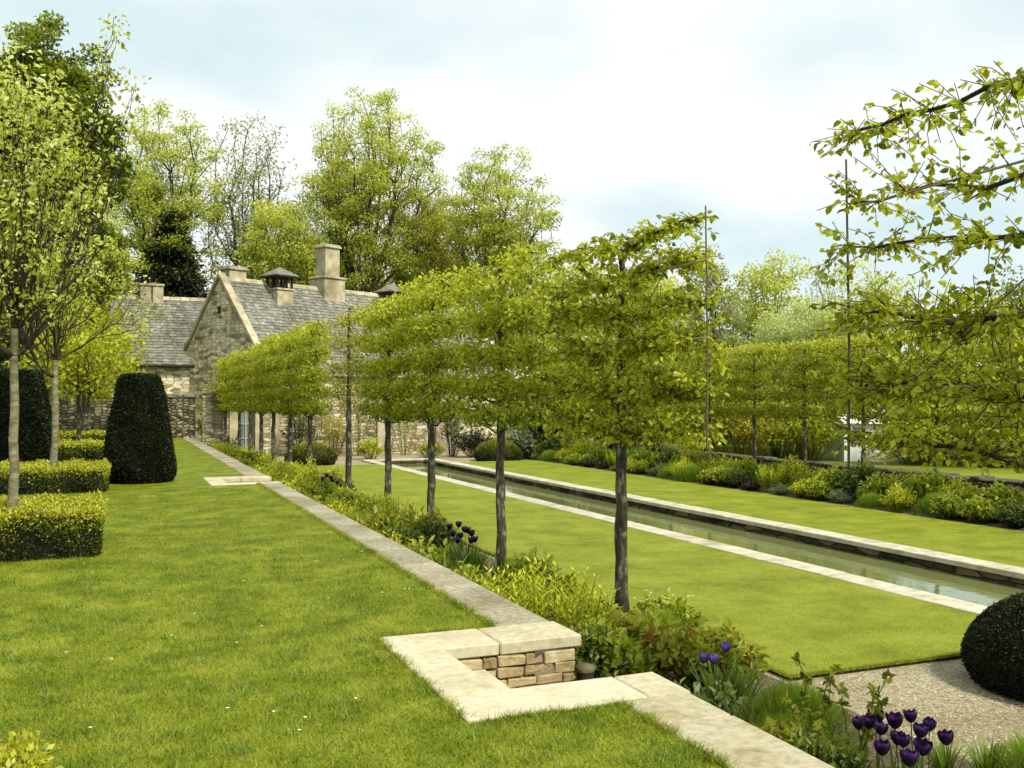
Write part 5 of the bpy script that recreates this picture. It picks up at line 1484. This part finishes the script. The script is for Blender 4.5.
bg('birch_tree', 712, 45, 243, 34, 400, 'light tree rising right of the nearest whole pleached tree', 'leaf_wood_pale', 314, ncl=150, per=60, spread=.5, L=.13, tr=.14)
bg('sycamore_tree', 772, 60, 264, 46, 390, 'rounded mid green sycamore behind the pale willow', 'leaf_wood', 315, ncl=170, per=90, spread=.8, L=.19, tr=.25)
bg('bare_tree', 826, 66, 268, 26, 380, 'thin twiggy tree beside the rounded sycamore', 'leaf_wood_pale', 316, ncl=150, per=10, spread=.7, L=.16, tr=.18)
bg('willow_tree', 800, 42, 304, 54, 420, 'pale fluffy willow above the far pleached row', 'leaf_willow', 317, ncl=210, per=150, spread=.5, L=.12, tr=.18, flat=.9, fork=.2)
bg('hazel_tree', 872, 38, 250, 40, 430, 'yellow green tree behind the closest branches at the right', 'leaf_wood', 318, ncl=170, per=70, spread=.5, L=.13, tr=.15)
if 0: bg('cherry_tree', 905, 46, 275, 40, 440, 'dark leaved tree behind the closest branches', 'leaf_dark', 319, ncl=170, per=70, spread=.6, L=.16, tr=.18)
bg('hazel_tree', 965, 60, 300, 46, 440, 'bushy light green tree near the right edge beyond the low wall', 'leaf_wood', 320, ncl=180, per=70, spread=.5, L=.13, tr=.16)
bg('cherry_tree', 1025, 44, 285, 44, 440, 'dark tree at the right edge beyond the low wall', 'leaf_dark', 321, ncl=170, per=70, spread=.6, L=.16, tr=.18)
bg('hazel_tree', 740, 50, 345, 45, 450, 'low bush tree behind the far row, left of the willow', 'leaf_wood', 322, ncl=180, per=95, spread=.7, L=.16, tr=.15)
bg('hazel_tree', 828, 41, 372, 24, 470, 'low thin tree behind the far row below the willow', 'leaf_wood_pale', 323, ncl=80, per=40, spread=.4, L=.12, tr=.10)
bg('apple_tree', 925, 40, 372, 30, 450, 'small orchard tree in the grass beyond the low wall', 'leaf_lime', 324, ncl=90, per=50, spread=.5, L=.13, tr=.12)
bg('beech_tree', 60, 60, 240, 60, 400, 'dark beech low behind the young trees at the left', 'leaf_dark', 325, ncl=170, per=70, spread=1.0, L=.24, tr=.3)
bg('lime_tree', 100, 62, 215, 30, 380, 'light lime tree behind the cottage wing roof end', 'leaf_wood', 326, ncl=170, per=80, spread=.8, L=.20, tr=.22)
bg('beech_tree', -25, 30, 240, 70, 430, 'dark beech tree at the far left edge beyond the yew cones', 'leaf_dark', 327, ncl=200, per=90, spread=.6, L=.16, tr=.22, z0=0)

for i, (px, D, r, h, mt_) in enumerate([(705, 37, 1.8, 3.0, 'leaf_wood'), (742, 36, 1.7, 2.7, 'leaf_bronze'), (778, 38, 1.8, 3.1, 'leaf_wood'), (806, 36, 1.4, 2.6, 'leaf_far_row'), (915, 34, 1.5, 2.6, 'leaf_wood'), (948, 35, 1.7, 2.3, 'leaf_lime'), (990, 33, 1.6, 2.7, 'leaf_wood'), (1040, 33, 1.8, 2.6, 'leaf_far_row')]):
    shrub(px, D, r, h, mt_, 260 + i, ['bushy green shrub beyond the low wall, leftmost of them', 'bronze shrub beyond the low wall under the pale willow', 'tall green shrub beyond the low wall under the willow', 'yellow green shrub beyond the low wall beside the cane upright',
          'green shrub beyond the low wall right of the white building', 'lime shrub beyond the low wall behind the closest tree', 'green shrub beyond the low wall near the right edge', 'yellow green shrub beyond the low wall at the right edge'][i], L=.14, n=3600)

# distant wooded rise all round the horizon
mb = MB(); rw = np.random.default_rng(91)
n = 26000; a = rw.uniform(-2.2, 2.6, n); rad = rw.uniform(150, 175, n); hgt = 7 + 2.2 * np.sin(a * 9) + 1.6 * np.sin(a * 23 + 1)
P = np.stack([np.sin(a) * rad, np.cos(a) * rad, G + rw.random(n) ** .8 * hgt], 1)
mb.leaves(P, rdir(rw, n), rdir(rw, n), 1.6, 1.2, tone=np.clip(.2 + .5 * (P[:, 2] - G) / 9 + rw.normal(0, .12, n), 0, 1))
tag(link('distant_woodland', mb.build('distant_woodland', M['leaf_bronze'])), label='far off belt of woodland along the horizon', cat='woodland', kind='stuff')
